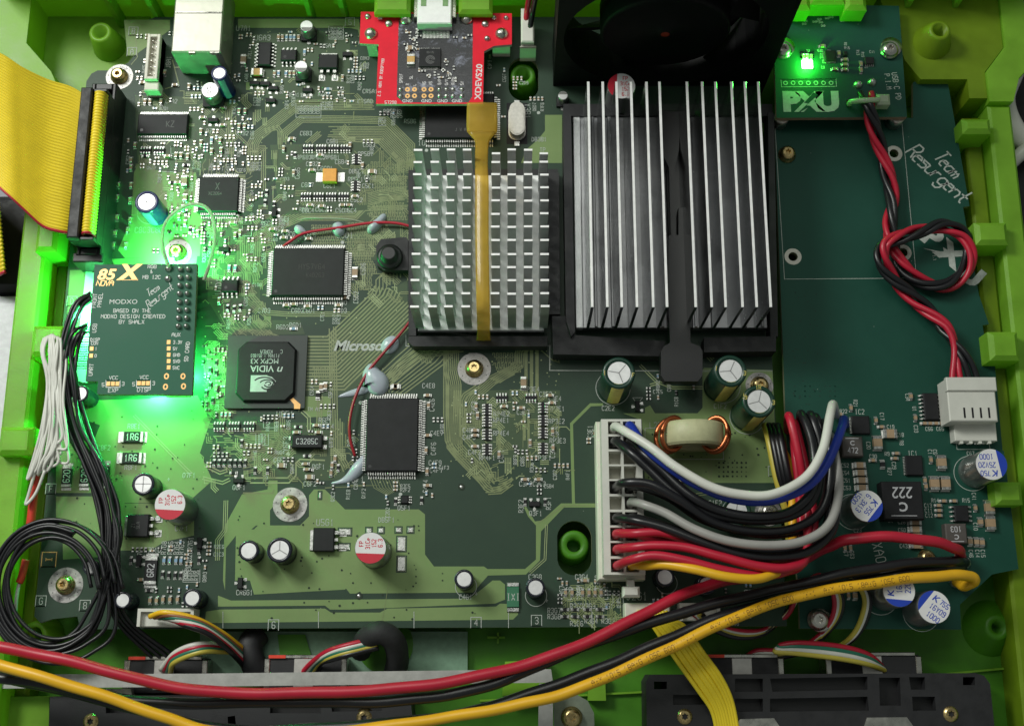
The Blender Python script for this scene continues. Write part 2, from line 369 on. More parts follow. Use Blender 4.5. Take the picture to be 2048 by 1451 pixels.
# ------------------------------------------------------------------ the green case
case = thing('console_case', 'translucent green console case holding the circuit boards', 'console case', loc=(0, 0, -14))
def cs(mb, name, m=case_g): o = mb.build(name, m, None); o.parent = case; o.location = (0, 0, 14*S); return o
XL, XR, YB = -136.0, 143.0, 197.0
mb = MB(); mb.box(XL, -60, -15, XR, YB, -12.5); cs(mb, 'floor', case_f)
mb = MB()                                     # left wall with steps
mb.box(XL-1.5, -60, -14.9, XL+5.5, 151, 3.5, 0, .8); cs(mb, 'side_wall')
mb = MB(); mb.box(XL+5.6, -40, -12.4, XL+9.5, 150, -5.5, 0, .8); cs(mb, 'ledge', case_y)
mb = MB(); mb.box(XR-6.2, -60, -14.9, XR+.5, 158, 4.5, 0, .8); cs(mb, 'side_wall')
mb = MB(); mb.box(XR-11.5, -40, -12.4, XR-6.3, 157, -1.0, 0, .8); cs(mb, 'ledge', case_y)
mb = MB(); mb.box(-150, YB-4, -14.9, 150, YB, 26, 0, .8); cs(mb, 'back_wall')
# corner pockets
mb = MB(); mb.prism([(-150, 193), (-150, 172), (-143.5, 163), (-137.6, 151.5), (-130.5, 151.5), (-130.5, 163), (-133, 168), (-141, 177), (-141, 193)], -14.9, 6); cs(mb, 'corner_wall')
mb = MB(); mb.prism([(150, 193), (150, 170), (146, 166), (143.6, 158.5), (136.8, 158.5), (136.8, 168), (143, 176), (143, 193)], -14.9, 6); cs(mb, 'corner_wall')
mb = MB(); mb.prism([(-140.8, 193), (-140.8, 177), (-133, 168.2), (-130.3, 163), (-121.2, 163), (-121.2, 171.5), (-110.5, 178.5), (-110, 193)], -12.4, -6.5); cs(mb, 'corner_floor', case_g)
mb = MB(); mb.prism([(142.8, 193), (142.8, 176), (136.7, 168.2), (136.7, 160), (131.5, 160), (131.5, 166), (118, 166), (114, 172), (108, 193)], -12.4, 5.0); cs(mb, 'corner_floor', case_y)
def boss(px, py, zt, zb, r, hole, m=case_g, rb=None, name='screw_boss'):
    x, y = P(px, py, zt); mb = MB(); rb = rb or r*1.25
    mb.lathe(x, y, [(rb, zb), (r, zt-.4), (r-.4, zt), (hole, zt), (hole, zt-7), (hole*.5, zt-7)], 28, 0, True, False, True); return cs(mb, name, m)
boss(200, 64, 2.5, -6.4, 3.3, 2.0, case_g, 4.9)
boss(1880, 60, 12, 5.1, 3.1, 2.0, case_y, 5.6)
boss(67, 1270, -4, -12.4, 3.6, 2.3, case_g, 5.2)
boss(1995, 1254, -7, -12.4, 3.4, 1.6, case_f, 7.5)
boss(1046, 150, -.5, -12.4, 3.6, 2.1, case_f, 4.6)
boss(1148, 1089, -1.5, -12.4, 3.9, 1.9, case_f, 4.6)
for px, py, sx, sy, zt in ((95, 680, 9, 8.5, 9), (30, 880, 9, 7.5, 8), (1955, 250, 8, 4.5, 9), (1985, 465, 9, 6.5, 9), (2010, 690, 8, 8, 9), (2020, 985, 7, 6, 8), (92, 470, 6, 9, 8)):
    x, y = P(px, py, zt); mb = MB(); mb.box(x-sx/2, y-sy/2, -10, x+sx/2, y+sy/2, zt, 0, 1.2); cs(mb, 'clip_lug', case_g)
for x in (-118, -106, -94.5, -60, -50, 116, 130):
    mb = MB(); mb.box(x-.7, YB-8, -12.4, x+.7, YB-4.1, 18, 0, .3); cs(mb, 'rib')
# openings for the sockets in the back wall
for x0, x1, zt in ((748, 820, 12.5), (917, 985, 12.5)):
    a = P(x0, 10, zt)[0]; b = P(x1, 10, zt)[0]; y = P(900, 25, zt)[1]
    mb = MB(); mb.box(a, y, 9.8, b, YB-4.1, zt, 0, 1.0); cs(mb, 'socket_cheek')
for x0, x1 in ((1580, 1622), (1692, 1735)):
    a = P(x0, 10, 16)[0]; b = P(x1, 10, 16)[0]; y = P(1650, 17, 16)[1]
    mb = MB(); mb.box(a, y, 8, b, YB-4.1, 16, 0, 1.2); cs(mb, 'socket_cheek')
mb = MB(); mb.box(P(1622, 10, 16)[0], P(1650, 6, 16)[1], 8, P(1692, 10, 16)[0], YB-4.1, 16, 0, 1); cs(mb, 'socket_cheek')
# ribs and panels on the floor in front of the board
for pts, z in (('0,1392 98,1392 98,1470 0,1470', -4), ('1010,1322 1092,1318 1092,1390 1004,1390', -7), ('1178,1352 1210,1348 1212,1400 1176,1400', -9)):
    mb = MB(); mb.prism(pix(pts, z), -12.4, z); cs(mb, 'floor_pad')
for pts in ('960,1398 1300,1380 1300,1384 960,1402', '1835,1350 2048,1330 2048,1334 1835,1354', '880,1262 884,1262 886,1330 882,1330', '975,1272 1010,1272 1010,1276 975,1276', '994,1264 998,1264 998,1286 994,1286'):
    mb = MB(); mb.prism(pix(pts, -12), -12.4, -11.2); cs(mb, 'floor_rib', case_g)
mb = MB(); mb.prism(pix('400,1262 935,1262 935,1345 400,1345', -10), -12.4, -10); o = cs(mb, 'shield_plate', M('dull green tape', (.17, .30, .20), .6)); 
mb = MB(); x, y = P(770, 1288, -9); mb.cyl(x, y, -9.9, -9.4, 7.5, 28); cs(mb, 'round_hole', case_f)
mb = MB(); mb.prism(pix('555,1268 610,1268 622,1308 560,1312', -9.4), -9.9, -9.4); cs(mb, 'cut_out', case_f)
# ------------------------------------------------------------------ the large circuit board
board = thing('main_circuit_board', 'large dark green main circuit board filling the case', 'circuit board', loc=(0, 0, -1.6))
board.location = (0, 0, 0)
def bp(mb, name, mats, kind=None): return mb.build(name, mats, board, kind)
outline = [(-124.8, 14.5), (-124.8, 168), (-123.5, 170.5), (-121.8, 171.5), (-117.5, 171.5), (-113, 174), (-110.3, 178), (-109.4, 185), (-108.5, 188), (-106, 189), (71.7, 189), (71.7, 12.0), (-112.5, 11.2), (-113.5, 14.5), (-120, 13.8), (-123, 12.8)]
def slot(px, py, r, h):
    x, y = P(px, py); return [(x+r*math.cos(a), y+(h if math.sin(a) > 0 else -h)+r*math.sin(a)) for a in [2*math.pi*(i+.5)/24 for i in range(24)]]
hol = [slot(1047, 158, 4.4, 2.6), slot(1149, 1095, 4.6, 2.6)]
mb = MB(); mb.prism(outline, -1.6, 0, 0, hol, 1); bp(mb, 'board_panel', [pcb, edge])

# ---- copper areas under the mask
_pz = [.004]
def pourp(s, z=.03, m=pour, holes=()):
    _pz[0] += .0008; z = _pz[0]
    mb = MB(); mb.sheet(pix(s), z, 0, holes); return bp(mb, 'copper_area', m)
# lower left power areas
pourp('196,800 330,796 395,790 420,842 400,905 425,960 380,1000 330,1005 240,1005 228,990 180,900 200,850 120,820 140,805')
pourp('118,880 180,880 225,965 225,985 112,985 112,940')
pourp('112,992 225,992 250,1006 372,1006 388,1040 388,1070 330,1082 300,1100 225,1100 218,1112 126,1118 125,1062 112,1040')
pourp('300,795 385,790 415,845 395,870')
pourp('180,520 395,510 392,530 180,540')
pourp('140,540 180,540 168,760 128,740')
pourp('484,988 535,978 538,955 555,954 555,1000 540,1020 540,1050 512,1050 500,1060 480,1060 452,1095 450,1180 446,1160 449,1052')
pourp('472,1066 482,1058 508,1058 516,1050 600,1050 618,1032 618,990 628,978 650,978 690,1018 838,1018 850,1028 850,1108 868,1132 968,1132 975,1137 1050,1137 1072,1118 1072,1050 1056,1032 1048,1014 1052,1012 1070,1042 1084,1040 1122,1006 1206,1006 1206,1014 1128,1014 1082,1062 1080,1120 1052,1148 976,1150 946,1184 700,1186 692,1176 690,1178 508,1188 500,1160 470,1160')
pourp('436,1190 462,1200 940,1196 985,1160 1000,1160 1010,1168 1010,1198 990,1206 700,1218 660,1218 650,1210 436,1212')
pourp('440,1218 650,1216 662,1224 760,1224 775,1216 992,1212 1000,1206 1036,1208 1036,1228 1026,1238 410,1245 412,1222')
pourp('1150,1006 1146,848 1182,812 1206,811 1206,806 1180,806 1140,846 1144,1006')
# right supply area
pourp('1246,826 1290,826 1290,815 1300,810 1310,826 1395,826 1405,815 1405,740 1408,735 1545,740 1552,900 1556,965 1290,965 1284,840', .03, pour)
pourp('248,40 340,40 340,60 268,112 255,112')
pourp('476,38 718,38 722,85 716,60 700,56 690,56 476,56')
pourp('1090,230 1124,230 1124,326 1042,326 1052,300 1075,280 1090,262')
pourp('606,792 662,792 662,832 616,834 606,815')
pourp('1010,818 1026,813 1038,813 1038,868 1028,870 1028,876 1008,876 1008,834 1022,834')
pourp('528,632 542,632 542,655 530,655')
pourp('285,365 330,340 392,345 405,440 400,512 250,516 236,500 262,440 300,430', .03)
pourp('275,330 330,328 330,350 300,365 290,440 262,440 268,345')
pourp('492,165 535,165 535,182 492,180')
pourp('640,136 675,136 675,168 658,168 658,148 640,148', .03, trace_b)

plane = board_mat('mask over inner plane', (.045, .078, .038), (.062, .10, .05), .45, .3)
for q in ('270,190 395,195 400,345 330,345 275,330', '395,200 460,205 470,320 400,345', '500,70 640,62 700,75 700,200 600,205 500,190', '420,440 520,440 520,620 440,640 415,600', '690,300 815,300 815,520 700,520 690,440', '440,640 600,640 610,668 455,670', '410,690 455,690 455,835 415,835', '610,670 660,670 760,590 815,560 815,650 700,790 610,790', '500,845 690,845 690,960 500,960', '920,780 1120,780 1120,915 930,915', '540,290 735,285 735,420 560,430'):
    pourp(q, .03, plane)
# ---- traces
tr = MB()
_tz = [.026]
def bundle(s, n, pitch=.25, w=.13, z=.055, m=0, jit=0):
    _tz[0] += .00015; z = _tz[0]
    if n >= 5: n = max(3, round(n/2)); pitch *= 2; w = pitch*.56
    pts = pix(s) if isinstance(s, str) else s
    k = len(pts); nrm = []
    for i in range(k):
        a = Vector(pts[max(i-1, 0)]); b = Vector(pts[i]); c = Vector(pts[min(i+1, k-1)])
        d1 = (b-a) if i > 0 else (c-b); d2 = (c-b) if i < k-1 else (b-a)
        d1 = d1.normalized(); d2 = d2.normalized(); n1 = Vector((-d1.y, d1.x)); n2 = Vector((-d2.y, d2.x)); mm = (n1+n2)
        mm = mm.normalized() if mm.length > 1e-6 else n1
        nrm.append(mm/max(.4, mm.dot(n1)))
    rr = random.Random(len(tr.v))
    for j in range(n):
        d = (j-(n-1)/2)*pitch
        q = [(p[0]+v.x*d, p[1]+v.y*d) for p, v in zip(pts, nrm)]
        if jit:
            e = rr.uniform(0, jit); a, b = Vector(q[0]), Vector(q[1]); q[0] = tuple(a+(b-a).normalized()*min(e, (b-a).length*.8))
            e = rr.uniform(0, jit); a, b = Vector(q[-1]), Vector(q[-2]); q[-1] = tuple(a+(b-a).normalized()*min(e, (b-a).length*.8))
        tr.line(q, w, z, m)
def serp(px0, py0, px1, py1, amp=1.1, pitch=.5, w=.2, vert=False, m=0):
    """meander between two photo pixels"""
    a, b = Vector(P(px0, py0)), Vector(P(px1, py1)); d = b-a; L = d.length; d = d.normalized(); nn = Vector((-d.y, d.x))
    pts = [a]; x = 0; up = 1
    while x < L:
        pts += [a+d*x+nn*amp*up/2, a+d*min(L, x+pitch)+nn*amp*up/2]; x += pitch; up = -up
    _tz[0] += .00015; pts.append(b); tr.line([tuple(p) for p in pts], w, _tz[0], m)
def serp_patch(x0, y0, x1, y1, rows, amp=1.1, rnd=0, vert=False):
    r = random.Random(x0*7+y0)
    for i in range(rows):
        t = (i+.5)/rows
        if vert: x = x0+(x1-x0)*t; serp(x, y0+r.uniform(0, rnd), x, y1-r.uniform(0, rnd), amp)
        else: y = y0+(y1-y0)*t; serp(x0+r.uniform(0, rnd), y, x1-r.uniform(0, rnd), y, amp)
B_ = bundle
B_('751,209 592,211 514,273 505,290 505,345', 14, .26, jit=1)
B_('456,205 461,308', 9, .28); B_('503,283 503,335 498,350', 8, .28, jit=2); B_('527,283 527,386', 6, .28, jit=3)
B_('530,262 555,255 560,262 560,300 548,318', 6, .28)
B_('568,290 567,268 603,238 690,239 772,241 822,291 822,340', 10, .26, jit=1)
B_('655,270 765,270 812,318 815,352', 22, .26, jit=3); B_('645,262 612,290', 8, .26, jit=2); B_('700,280 770,282', 6, .26, jit=4)
B_('748,290 800,340 820,345', 2, .45)
B_('570,275 582,282 582,322 590,335 600,340', 1, .5, .3, m=1)
B_('543,375 600,372 602,350', 2, .5, .2, m=1)
B_('546,420 546,375 552,372', 1, .5, .22, m=1)
B_('520,505 520,473 582,434 603,423 706,423 722,404 762,392 818,384', 16, .25, jit=1)
B_('570,452 603,437 710,437 729,418 818,414', 6, .26, jit=1)
B_('745,400 775,398 818,396', 6, .26, jit=2)
for y in (355, 363, 371, 379): serp(748, y, 812, y, 1.0)
serp_patch(742, 322, 775, 350, 2, 1.6); serp_patch(770, 330, 800, 345, 2, 1.6)
serp_patch(620, 450, 690, 492, 7, .8, 4); serp_patch(690, 445, 780, 490, 7, .9, 8); serp_patch(735, 405, 815, 440, 5, .9, 10); serp_patch(690, 492, 750, 512, 4, .9, 4)
serp_patch(705, 505, 748, 530, 4, .9, 5); serp_patch(716, 530, 755, 545, 3, 1.4, 5); serp_patch(716, 548, 745, 580, 4, .9, 5)
B_('478,475 478,530 490,545 493,600 532,632', 3, .5, .2)
B_('484,470 486,520 496,540 496,565 503,590 535,625 575,628 700,628', 5, .28)
B_('500,475 500,530 512,550 515,570', 8, .3, jit=2)
B_('512,480 514,545 525,550', 8, .3, jit=2)
B_('520,490 545,485 548,500 530,505', 5, .3)
for k in range(17):
    yk = 673+k*6.6; xt = 654+k*2.2; xe = min(818, 745+k*7); ye = yk-(xe-xt)*.97
    B_(f'609,{yk} {xt},{yk} {xe},{ye} {xe+(6 if k < 8 else 0)},{ye-(14 if k < 8 else 0)}', 1, .3, .44)
for k in range(9): B_(f'{752+k*7},{590-k*5} {752+k*7},{560-k*4} {775+k*5},{536-k*3}', 1, .3, .3)
for k in range(11):
    x0 = 790+k*10; B_(f'{x0+30},{690} {x0},{716+k} {742+k*6},{762+k*3} {742+k*6},{785}', 1, .3, .34)
serp_patch(625, 735, 668, 755, 2, 1.4, 4)
B_('780,760 800,735 840,705 930,690', 14, .28, jit=2)
B_('765,790 768,770 800,740', 8, .3)
B_('892,690 892,830 895,880 905,900 950,945 972,975 985,982', 5, .3, jit=1)
B_('904,694 902,740 908,770 908,890 920,905 985,972', 16, .27, jit=2)
B_('915,780 912,850', 8, .27)
B_('960,770 930,790 925,800 925,870 940,885 972,930 990,970', 6, .3, jit=2)
B_('1035,735 985,760 945,795 938,810 938,850 965,852', 12, .26, jit=2)
B_('1080,690 1060,690 1040,700 1038,730 985,765', 10, .28, jit=2)
serp_patch(985, 705, 1045, 745, 4, 1.2, 10); serp_patch(840, 700, 865, 725, 3, 1.2, 3)
B_('980,974 1005,965 1030,955', 14, .27, jit=4)
B_('970,982 1000,980 1030,958', 8, .28, jit=3)
B_('995,930 978,937 968,935 950,918 922,885', 1, .5, .2); B_('985,930 1000,925 1017,925', 1, .5, .2)
B_('1060,925 1080,938 1096,942', 1, .5, .28)
for x in (1052, 1063, 1074): B_(f'{x},700 {x},800', 1, .5, .9)
for x in (1049, 1057): B_(f'{x},825 {x},880', 1, .5, .65); 
B_('999,855 999,900', 1, .5, .75)
B_('1046,820 1046,895', 1, .4, .16); B_('1056,870 1056,900', 1, .4, .16); B_('990,800 992,815 998,822 998,852', 1, .4, .16)
B_('1082,700 1105,720 1120,725', 1, .5, .28); B_('1110,720 1125,700', 1, .5, .5)
for i in range(10): B_(f'{740+i*6},955 {748+i*6},975 {775+i*2.5},{990-i*1.2}', 1, .3, .15)
B_('665,650 670,950', 9, .3, jit=3)
B_('678,830 678,910 690,930 695,945', 9, .3, jit=2)
B_('640,790 638,850', 6, .3); B_('558,820 560,868 575,880', 12, .28, jit=2)
B_('490,865 500,870 560,870', 10, .28, jit=3); B_('460,880 500,890 545,900 520,920 480,930', 22, .26, jit=4)
B_('425,880 470,880', 14, .28, jit=4); B_('430,905 475,905', 12, .28, jit=4)
B_('462,815 440,850 410,845', 1, .4, .3)
B_('500,965 578,965 592,950 592,925 600,918 650,920', 1, .5, .38, m=1); B_('488,955 575,955 585,945 585,930 578,922', 1, .5, .34, m=1)
B_('460,958 445,965 405,955', 2, .7, .3, m=1); B_('455,940 440,945 410,930', 2, .7, .3, m=1)
B_('604,822 618,835 618,862', 2, .7, .3, m=1)
B_('548,978 545,985 486,985', 1, .6, .3); B_('650,975 760,970 700,970', 1, .6, .25)
for i in range(9): B_(f'{440+i*7},628 {452+i*9},{652+i} {470+i*12},{662+i*1.5}', 1, .3, .16)
for i in range(12): B_(f'{430+i*9},{648+(i%3)*5} {445+i*10},{668+(i%2)*4}', 1, .3, .16)
for i in range(8): B_(f'{445+i*2},{690+i*10} {420-i*2},{700+i*10} 412,{705+i*10}', 1, .3, .16)
for i in range(8): B_(f'{476},{355+i*9} {495},{358+i*9} {505},{352+i*9}', 1, .3, .16)
for i in range(9): B_(f'{408+i*8},350 {408+i*8+(3 if i%2 else -3)},330 {412+i*7},318', 1, .3, .16)
B_('270,60 275,115 262,130', 1, .4, .2); B_('345,120 358,170 330,178', 1, .4, .3)
B_('765,1240 780,1150', 1, .3, .12)
B_('268,830 370,935 384,948', 2, .6, .25, m=1)
B_('452,1000 450,1060 435,1080 435,1120', 3, .5, .22, m=1)
B_('1076,1045 1130,1010 1180,1010', 1, .5, .2); B_('1093,1048 1090,1118 1060,1145', 2, .5, .2, m=1)
B_('1128,940 1150,940', 1, .4, .2)
B_('1290,960 1420,960', 1, .4, .2); B_('1385,990 1420,985 1420,900 1440,890', 2, .6, .2)
B_('1300,770 1320,765 1345,775 1420,775', 2, .6, .25, m=1); B_('1280,730 1320,770', 2, .6, .25, m=1); B_('1405,700 1425,720', 3, .6, .25, m=1)
r = random.Random(5)
for k in range(620):                              # short odd traces between small parts
    x, y = r.choice([(r.uniform(275, 720), r.uniform(60, 440)), (r.uniform(270, 510), r.uniform(180, 440)), (r.uniform(400, 700), r.uniform(840, 960)), (r.uniform(400, 530), r.uniform(430, 680)), (r.uniform(690, 815), r.uniform(300, 600)), (r.uniform(410, 460), r.uniform(690, 830)), (r.uniform(920, 1120), r.uniform(780, 960)), (r.uniform(1120, 1240), r.uniform(1160, 1245))])
    dx, dy = r.choice([(1, 0), (0, 1), (.7, .7), (.7, -.7)]); l = r.uniform(6, 22); l2 = r.uniform(4, 16); ex, ey = r.choice([(1, 0), (0, 1), (.7, .7)])
    B_(f'{x},{y} {x+dx*l},{y+dy*l} {x+dx*l+ex*l2},{y+dy*l+ey*l2}', r.choice([1, 1, 2, 3, 4]), .5, .24, m=r.choice([0, 0, 1]))
# via dots and mounting rings
for k in range(420):
    x, y = r.choice([(r.uniform(275, 720), r.uniform(60, 440)), (r.uniform(400, 820), r.uniform(450, 970)), (r.uniform(900, 1120), r.uniform(700, 960))])
    cx, cy = P(x, y); tr.sheet(circ(cx, cy, r.uniform(.14, .24), 6), .1, 1)
for x, y in ((482, 303), (718, 1191), (923, 973)):
    cx, cy = P(x, y); tr.sheet(circ(cx, cy, .95, 20), .101, 2); tr.lathe(cx, cy, [(.45, .104), (.2, .25)], 10, 3)
for x, y in ((860, 1133),): pass
vd = [(475+i*2, 1095+i*14) for i in range(5)]+[(885, 1146), (885, 1160), (832, 1138), (832, 1152), (832, 1165), (706, 1165), (742, 1165), (706, 1205), (735, 1204), (950, 1226), (945, 1224)]
for i in range(70): vd.append((r.uniform(140, 400), r.uniform(820, 1080)))
for i in range(60): vd.append((r.uniform(470, 840), r.uniform(1030, 1240)))
for i in range(60): vd.append((r.uniform(1290, 1540), r.uniform(830, 960)))
for i in range(28): vd.append((1438+(i % 7)*9, 925+(i//7)*9))
for x, y in vd: cx, cy = P(x, y); tr.sheet(circ(cx, cy, r.uniform(.12, .34), 8), .102, 2)
bp(tr, 'trace_layer', [trace, trace_b, M('bare drill hole', (.02, .035, .02), .8), solder], 'stuff')
# ------------------------------------------------------------------ parts soldered to the main board
occ = []                                            # occupied rectangles (mm)
def take(x, y, lx, ly): occ.append((x-lx/2-.15, y-ly/2-.15, x+lx/2+.15, y+ly/2+.15))
def free(x, y, lx, ly): return all(x+lx/2 < a or x-lx/2 > c or y+ly/2 < b or y-ly/2 > d for a, b, c, d in occ)
def pins(mb, cx, cy, L, n, side, half, out=1.5, z=1.3, w=.32, m=0):
    """gull-wing pin row along one side"""
    for i in range(n):
        t = -L/2+L*(i/(n-1) if n > 1 else .5)
        segs = [(half, half+out*.35, z*.55, z*.75), (half+out*.3, half+out*.5, .1, z*.75), (half+out*.45, half+out, .03, .22)]
        for a, b, z0, z1 in segs:
            if side == 'N': mb.box(cx+t-w/2, cy+a, z0, cx+t+w/2, cy+b, z1, m)
            if side == 'S': mb.box(cx+t-w/2, cy-b, z0, cx+t+w/2, cy-a, z1, m)
            if side == 'E': mb.box(cx+a, cy+t-w/2, z0, cx+b, cy+t+w/2, z1, m)
            if side == 'W': mb.box(cx-b, cy+t-w/2, z0, cx-a, cy+t+w/2, z1, m)
def ic(px, py, lx, ly, h, rows, name='chip', parent=None, zb=0, c=.25, pinw=.32, out=1.5, mt=chip, dot=True):
    parent = parent or board
    x, y = P(px, py, h+zb); take(x, y, lx+2*out, ly+2*out)
    mb = MB(); mb.box(x-lx/2, y-ly/2, zb+.15, x+lx/2, y+ly/2, zb+h, 0, c)
    b = mb.build(name, mt, parent)
    pm = MB()
    for side, n, L in rows:
        pins(pm, x, y, L, n, side, (ly if side in 'NS' else lx)/2, out, h*.8, pinw)
    if rows:
        if zb: pm.v = [(a, bb, cc+zb) for a, bb, cc in pm.v]
        pm.build('pin_rows', solder, b, 'stuff')
    if dot and lx > 4:
        d = MB(); d.sheet(circ(x-lx/2+1.3, y-ly/2+1.3, .45, 14), zb+h+.012); d.build('index_dot', M_dot, b)
    return b, x, y
M_dot = M('moulded dot', (.02, .02, .022), .35)
def print_on(b, items, z, mt=chip_hi, name='printed_marking'):
    mb = MB()
    for s, x, y, h, a, wt in items: stroke(mb, s, x, y, h, a, z, wt)
    return mb.build(name, mt, b)
q30 = [('N', 30, 19), ('S', 30, 19), ('E', 20, 12.4), ('W', 20, 12.4)]
b, x, y = ic(616, 543, 20, 14, 2.6, q30, out=1.7); print_on(b, [('HY57V64', x+1, y+1.5, 1.5, 0, .13), ('K4D263', x+2, y-1, 1.2, 0, .1)], 2.62, M('faint marking', (.035, .032, .03), .6))
b, x, y = ic(784, 868, 14, 20, 2.6, [('E', 30, 19), ('W', 30, 19), ('N', 20, 12.4), ('S', 20, 12.4)], out=1.7)
b, x, y = ic(919, 231, 20, 14, 2.6, q30, out=1.7); print_on(b, [('J W A I', x+1, y-4.4, .9, 0, .1)], 2.62)
b, x, y = ic(325, 248, 14.4, 6.4, 1.8, [('N', 24, 13.4), ('S', 24, 13.4)], out=1.4, pinw=.26); print_on(b, [('KZ', x+2.2, y, 1.8, 0, .16)], 1.82)
b, x, y = ic(437, 388, 11.3, 10.6, 1.8, [('N', 20, 9.6), ('S', 20, 9.6), ('E', 20, 9.6), ('W', 20, 9.6)], out=1.5, pinw=.24); print_on(b, [('X', x-.5, y+2.4, 2.2, 0, .16), ('XC2064', x-1, y+.2, .9, 0, .1)], 1.82)
b, x, y = ic(529, 107, 3.9, 7.6, 1.6, [('E', 7, 6.8), ('W', 7, 6.8)], out=1.2, pinw=.4, c=.3)
b, x, y = ic(577, 110, 4.6, 3.6, 1.6, [('N', 4, 3.6), ('S', 4, 3.6)], out=1.3, pinw=.42)
b, x, y = ic(459, 571, 4.6, 3.6, 1.6, [('N', 4, 3.8), ('S', 4, 3.8)], out=1.3, pinw=.42)
b, x, y = ic(809, 998, 2.2, 2.2, 1.0, [('E', 3, 1.4), ('W', 3, 1.4)], out=.8, pinw=.3)
# three-legged power parts: tab, body, two legs
def dpak(px, py, a, lx=6.2, ly=5.6, mark=None):
    x, y = P(px, py, 2.2); take(x, y, 9, 9)
    mb = MB(); mb.box(-lx/2, -ly/2, .2, lx/2, ly/2, 2.2, 0, .25)
    o = mb.build('power_transistor', chip, board, None, (x, y, 0)); o.rotation_euler.z = R(a)
    m2 = MB(); m2.box(-lx/2+.4, ly/2+.01, .05, lx/2-.4, ly/2+1.1, .6, 0, .1); m2.build('tab', solder, o)
    for s in (-1, 1):
        m3 = MB(); m3.box(s*1.9-.45, -ly/2-1.0, .9, s*1.9+.45, -ly/2-.01, 1.4); m3.box(s*1.9-.45, -ly/2-2.6, .05, s*1.9+.45, -ly/2-.9, .6, 0, .1); m3.box(s*1.9-.9, -ly/2-3.0, .04, s*1.9+.9, -ly/2-1.2, .14, 0); m3.build('leg', solder, o)
    m4 = MB(); m4.box(-.4, -ly/2-.9, .9, .4, -ly/2-.01, 1.4); m4.build('leg', solder, o)
    if mark:
        m5 = MB()
        for i, s in enumerate(mark): stroke(m5, s, 0, 1.2-i*1.3, .9, 90-a, 2.212, .1)
        m5.build('printed_marking', chip_hi, o)
dpak(656, 122, 0, 5.6, 4.6); dpak(275, 1050, 90, 6, 5.8, ['Z1', 'SLA']); dpak(647, 1078, 90)
# south bridge: ball-grid package
x0, y1 = P(457, 671, .9); x1, y0 = P(609, 816, .9)
mb = MB(); mb.box(x0, y0, .3, x1, y1, 1.0); sb = mb.build('bridge_chip', M('chip substrate', (.016, .028, .022), .45), board); take((x0+x1)/2, (y0+y1)/2, x1-x0, y1-y0)
ax, ay = P(469, 802, 2.4); bx, by = P(593, 682, 2.4); c = 2.2
oct_ = [(ax+c, ay), (bx-c, ay), (bx, ay+c), (bx, by-c), (bx-c, by), (ax+c, by), (ax, by-c), (ax, ay+c)]
mb = MB(); k = .5; cx, cy = (ax+bx)/2, (ay+by)/2
n = mb.add([(*p, 1.0) for p in oct_]); n2 = mb.add([(*p, 1.7) for p in oct_]); n3 = mb.add([(cx+(p[0]-cx)*.95, cy+(p[1]-cy)*.95, 2.4) for p in oct_])
for a_, b_ in ((n, n2), (n2, n3)):
    for i in range(8): mb.face((a_+i, a_+(i+1) % 8, b_+(i+1) % 8, b_+i))
mb.face([n3+i for i in range(8)]); mb.build('mould_cap', chip, sb)
mb = MB(); z = 2.42                                        # printing, upside down in the photograph
for s, px, py, h, wt, wd in (('KOREA', 533, 703, 1.0, .1, .9), ('C', 563, 703, 1.0, .1, .9), ('F17404.1 0518D3', 530, 711, .95, .09, .62)): stroke(mb, s, *P(px, py, z), h, 180, z, wt, 0, wd*.8, .28)
bold(mb, 'MCPX X3', *P(529, 722, z), 1.35, 180, z, 0, .95)
bold(mb, 'VIDIA', *P(524, 737, z), 1.75, 180, z, 0, 1.0, 0, .01); bold(mb, 'n', *P(560, 738, z), 2.0, 180, z, 0, 1.15, .25, .01)
lx0, ly0 = P(500, 783, z); lx1, ly1 = P(535, 750, z)
mb.sheet([(lx0, ly0), (lx1, ly0), (lx1, ly1), (lx0, ly1)], z)
ex, ey = P(537, 767, z)
mb.sheet([(lx1+.02, ly1-.2), (lx1+1.2, ly1-.5), (lx1+2.4, ly1-1.7), (lx1+1.9, ly0+2.1), (lx1+1.0, ly0+1.2), (lx1+.02, ly0+.9)], z)
mb.build('printed_marking', chip_print, sb)
mb = MB()                                                  # dark spiral lines of the eye emblem
def arcpts(cx, cy, rx, ry, a0, a1, n=14): return [(cx+rx*math.cos(R(a0+(a1-a0)*i/n)), cy+ry*math.sin(R(a0+(a1-a0)*i/n))) for i in range(n+1)]
mb.line(arcpts(ex-1.2, ey, 3.0, 1.8, 150, 20)+arcpts(ex-.2, ey-.1, 1.9, 1.5, 0, -150), .38, z+.01)
mb.line(arcpts(ex-.4, ey+.1, 1.9, 1.0, 170, 10)+arcpts(ex, ey, 1.2, .9, 0, -160), .34, z+.01)
mb.line(arcpts(ex-.1, ey+.1, .7, .45, 190, -90), .3, z+.01)
mb.build('printed_emblem', chip, sb)
mb = MB(); mb.prism(pix('580,799 586,795 601,808 600,817 588,817 588,808', 1.04), 1.0, 1.04); mb.build('corner_mark', gold, sb)

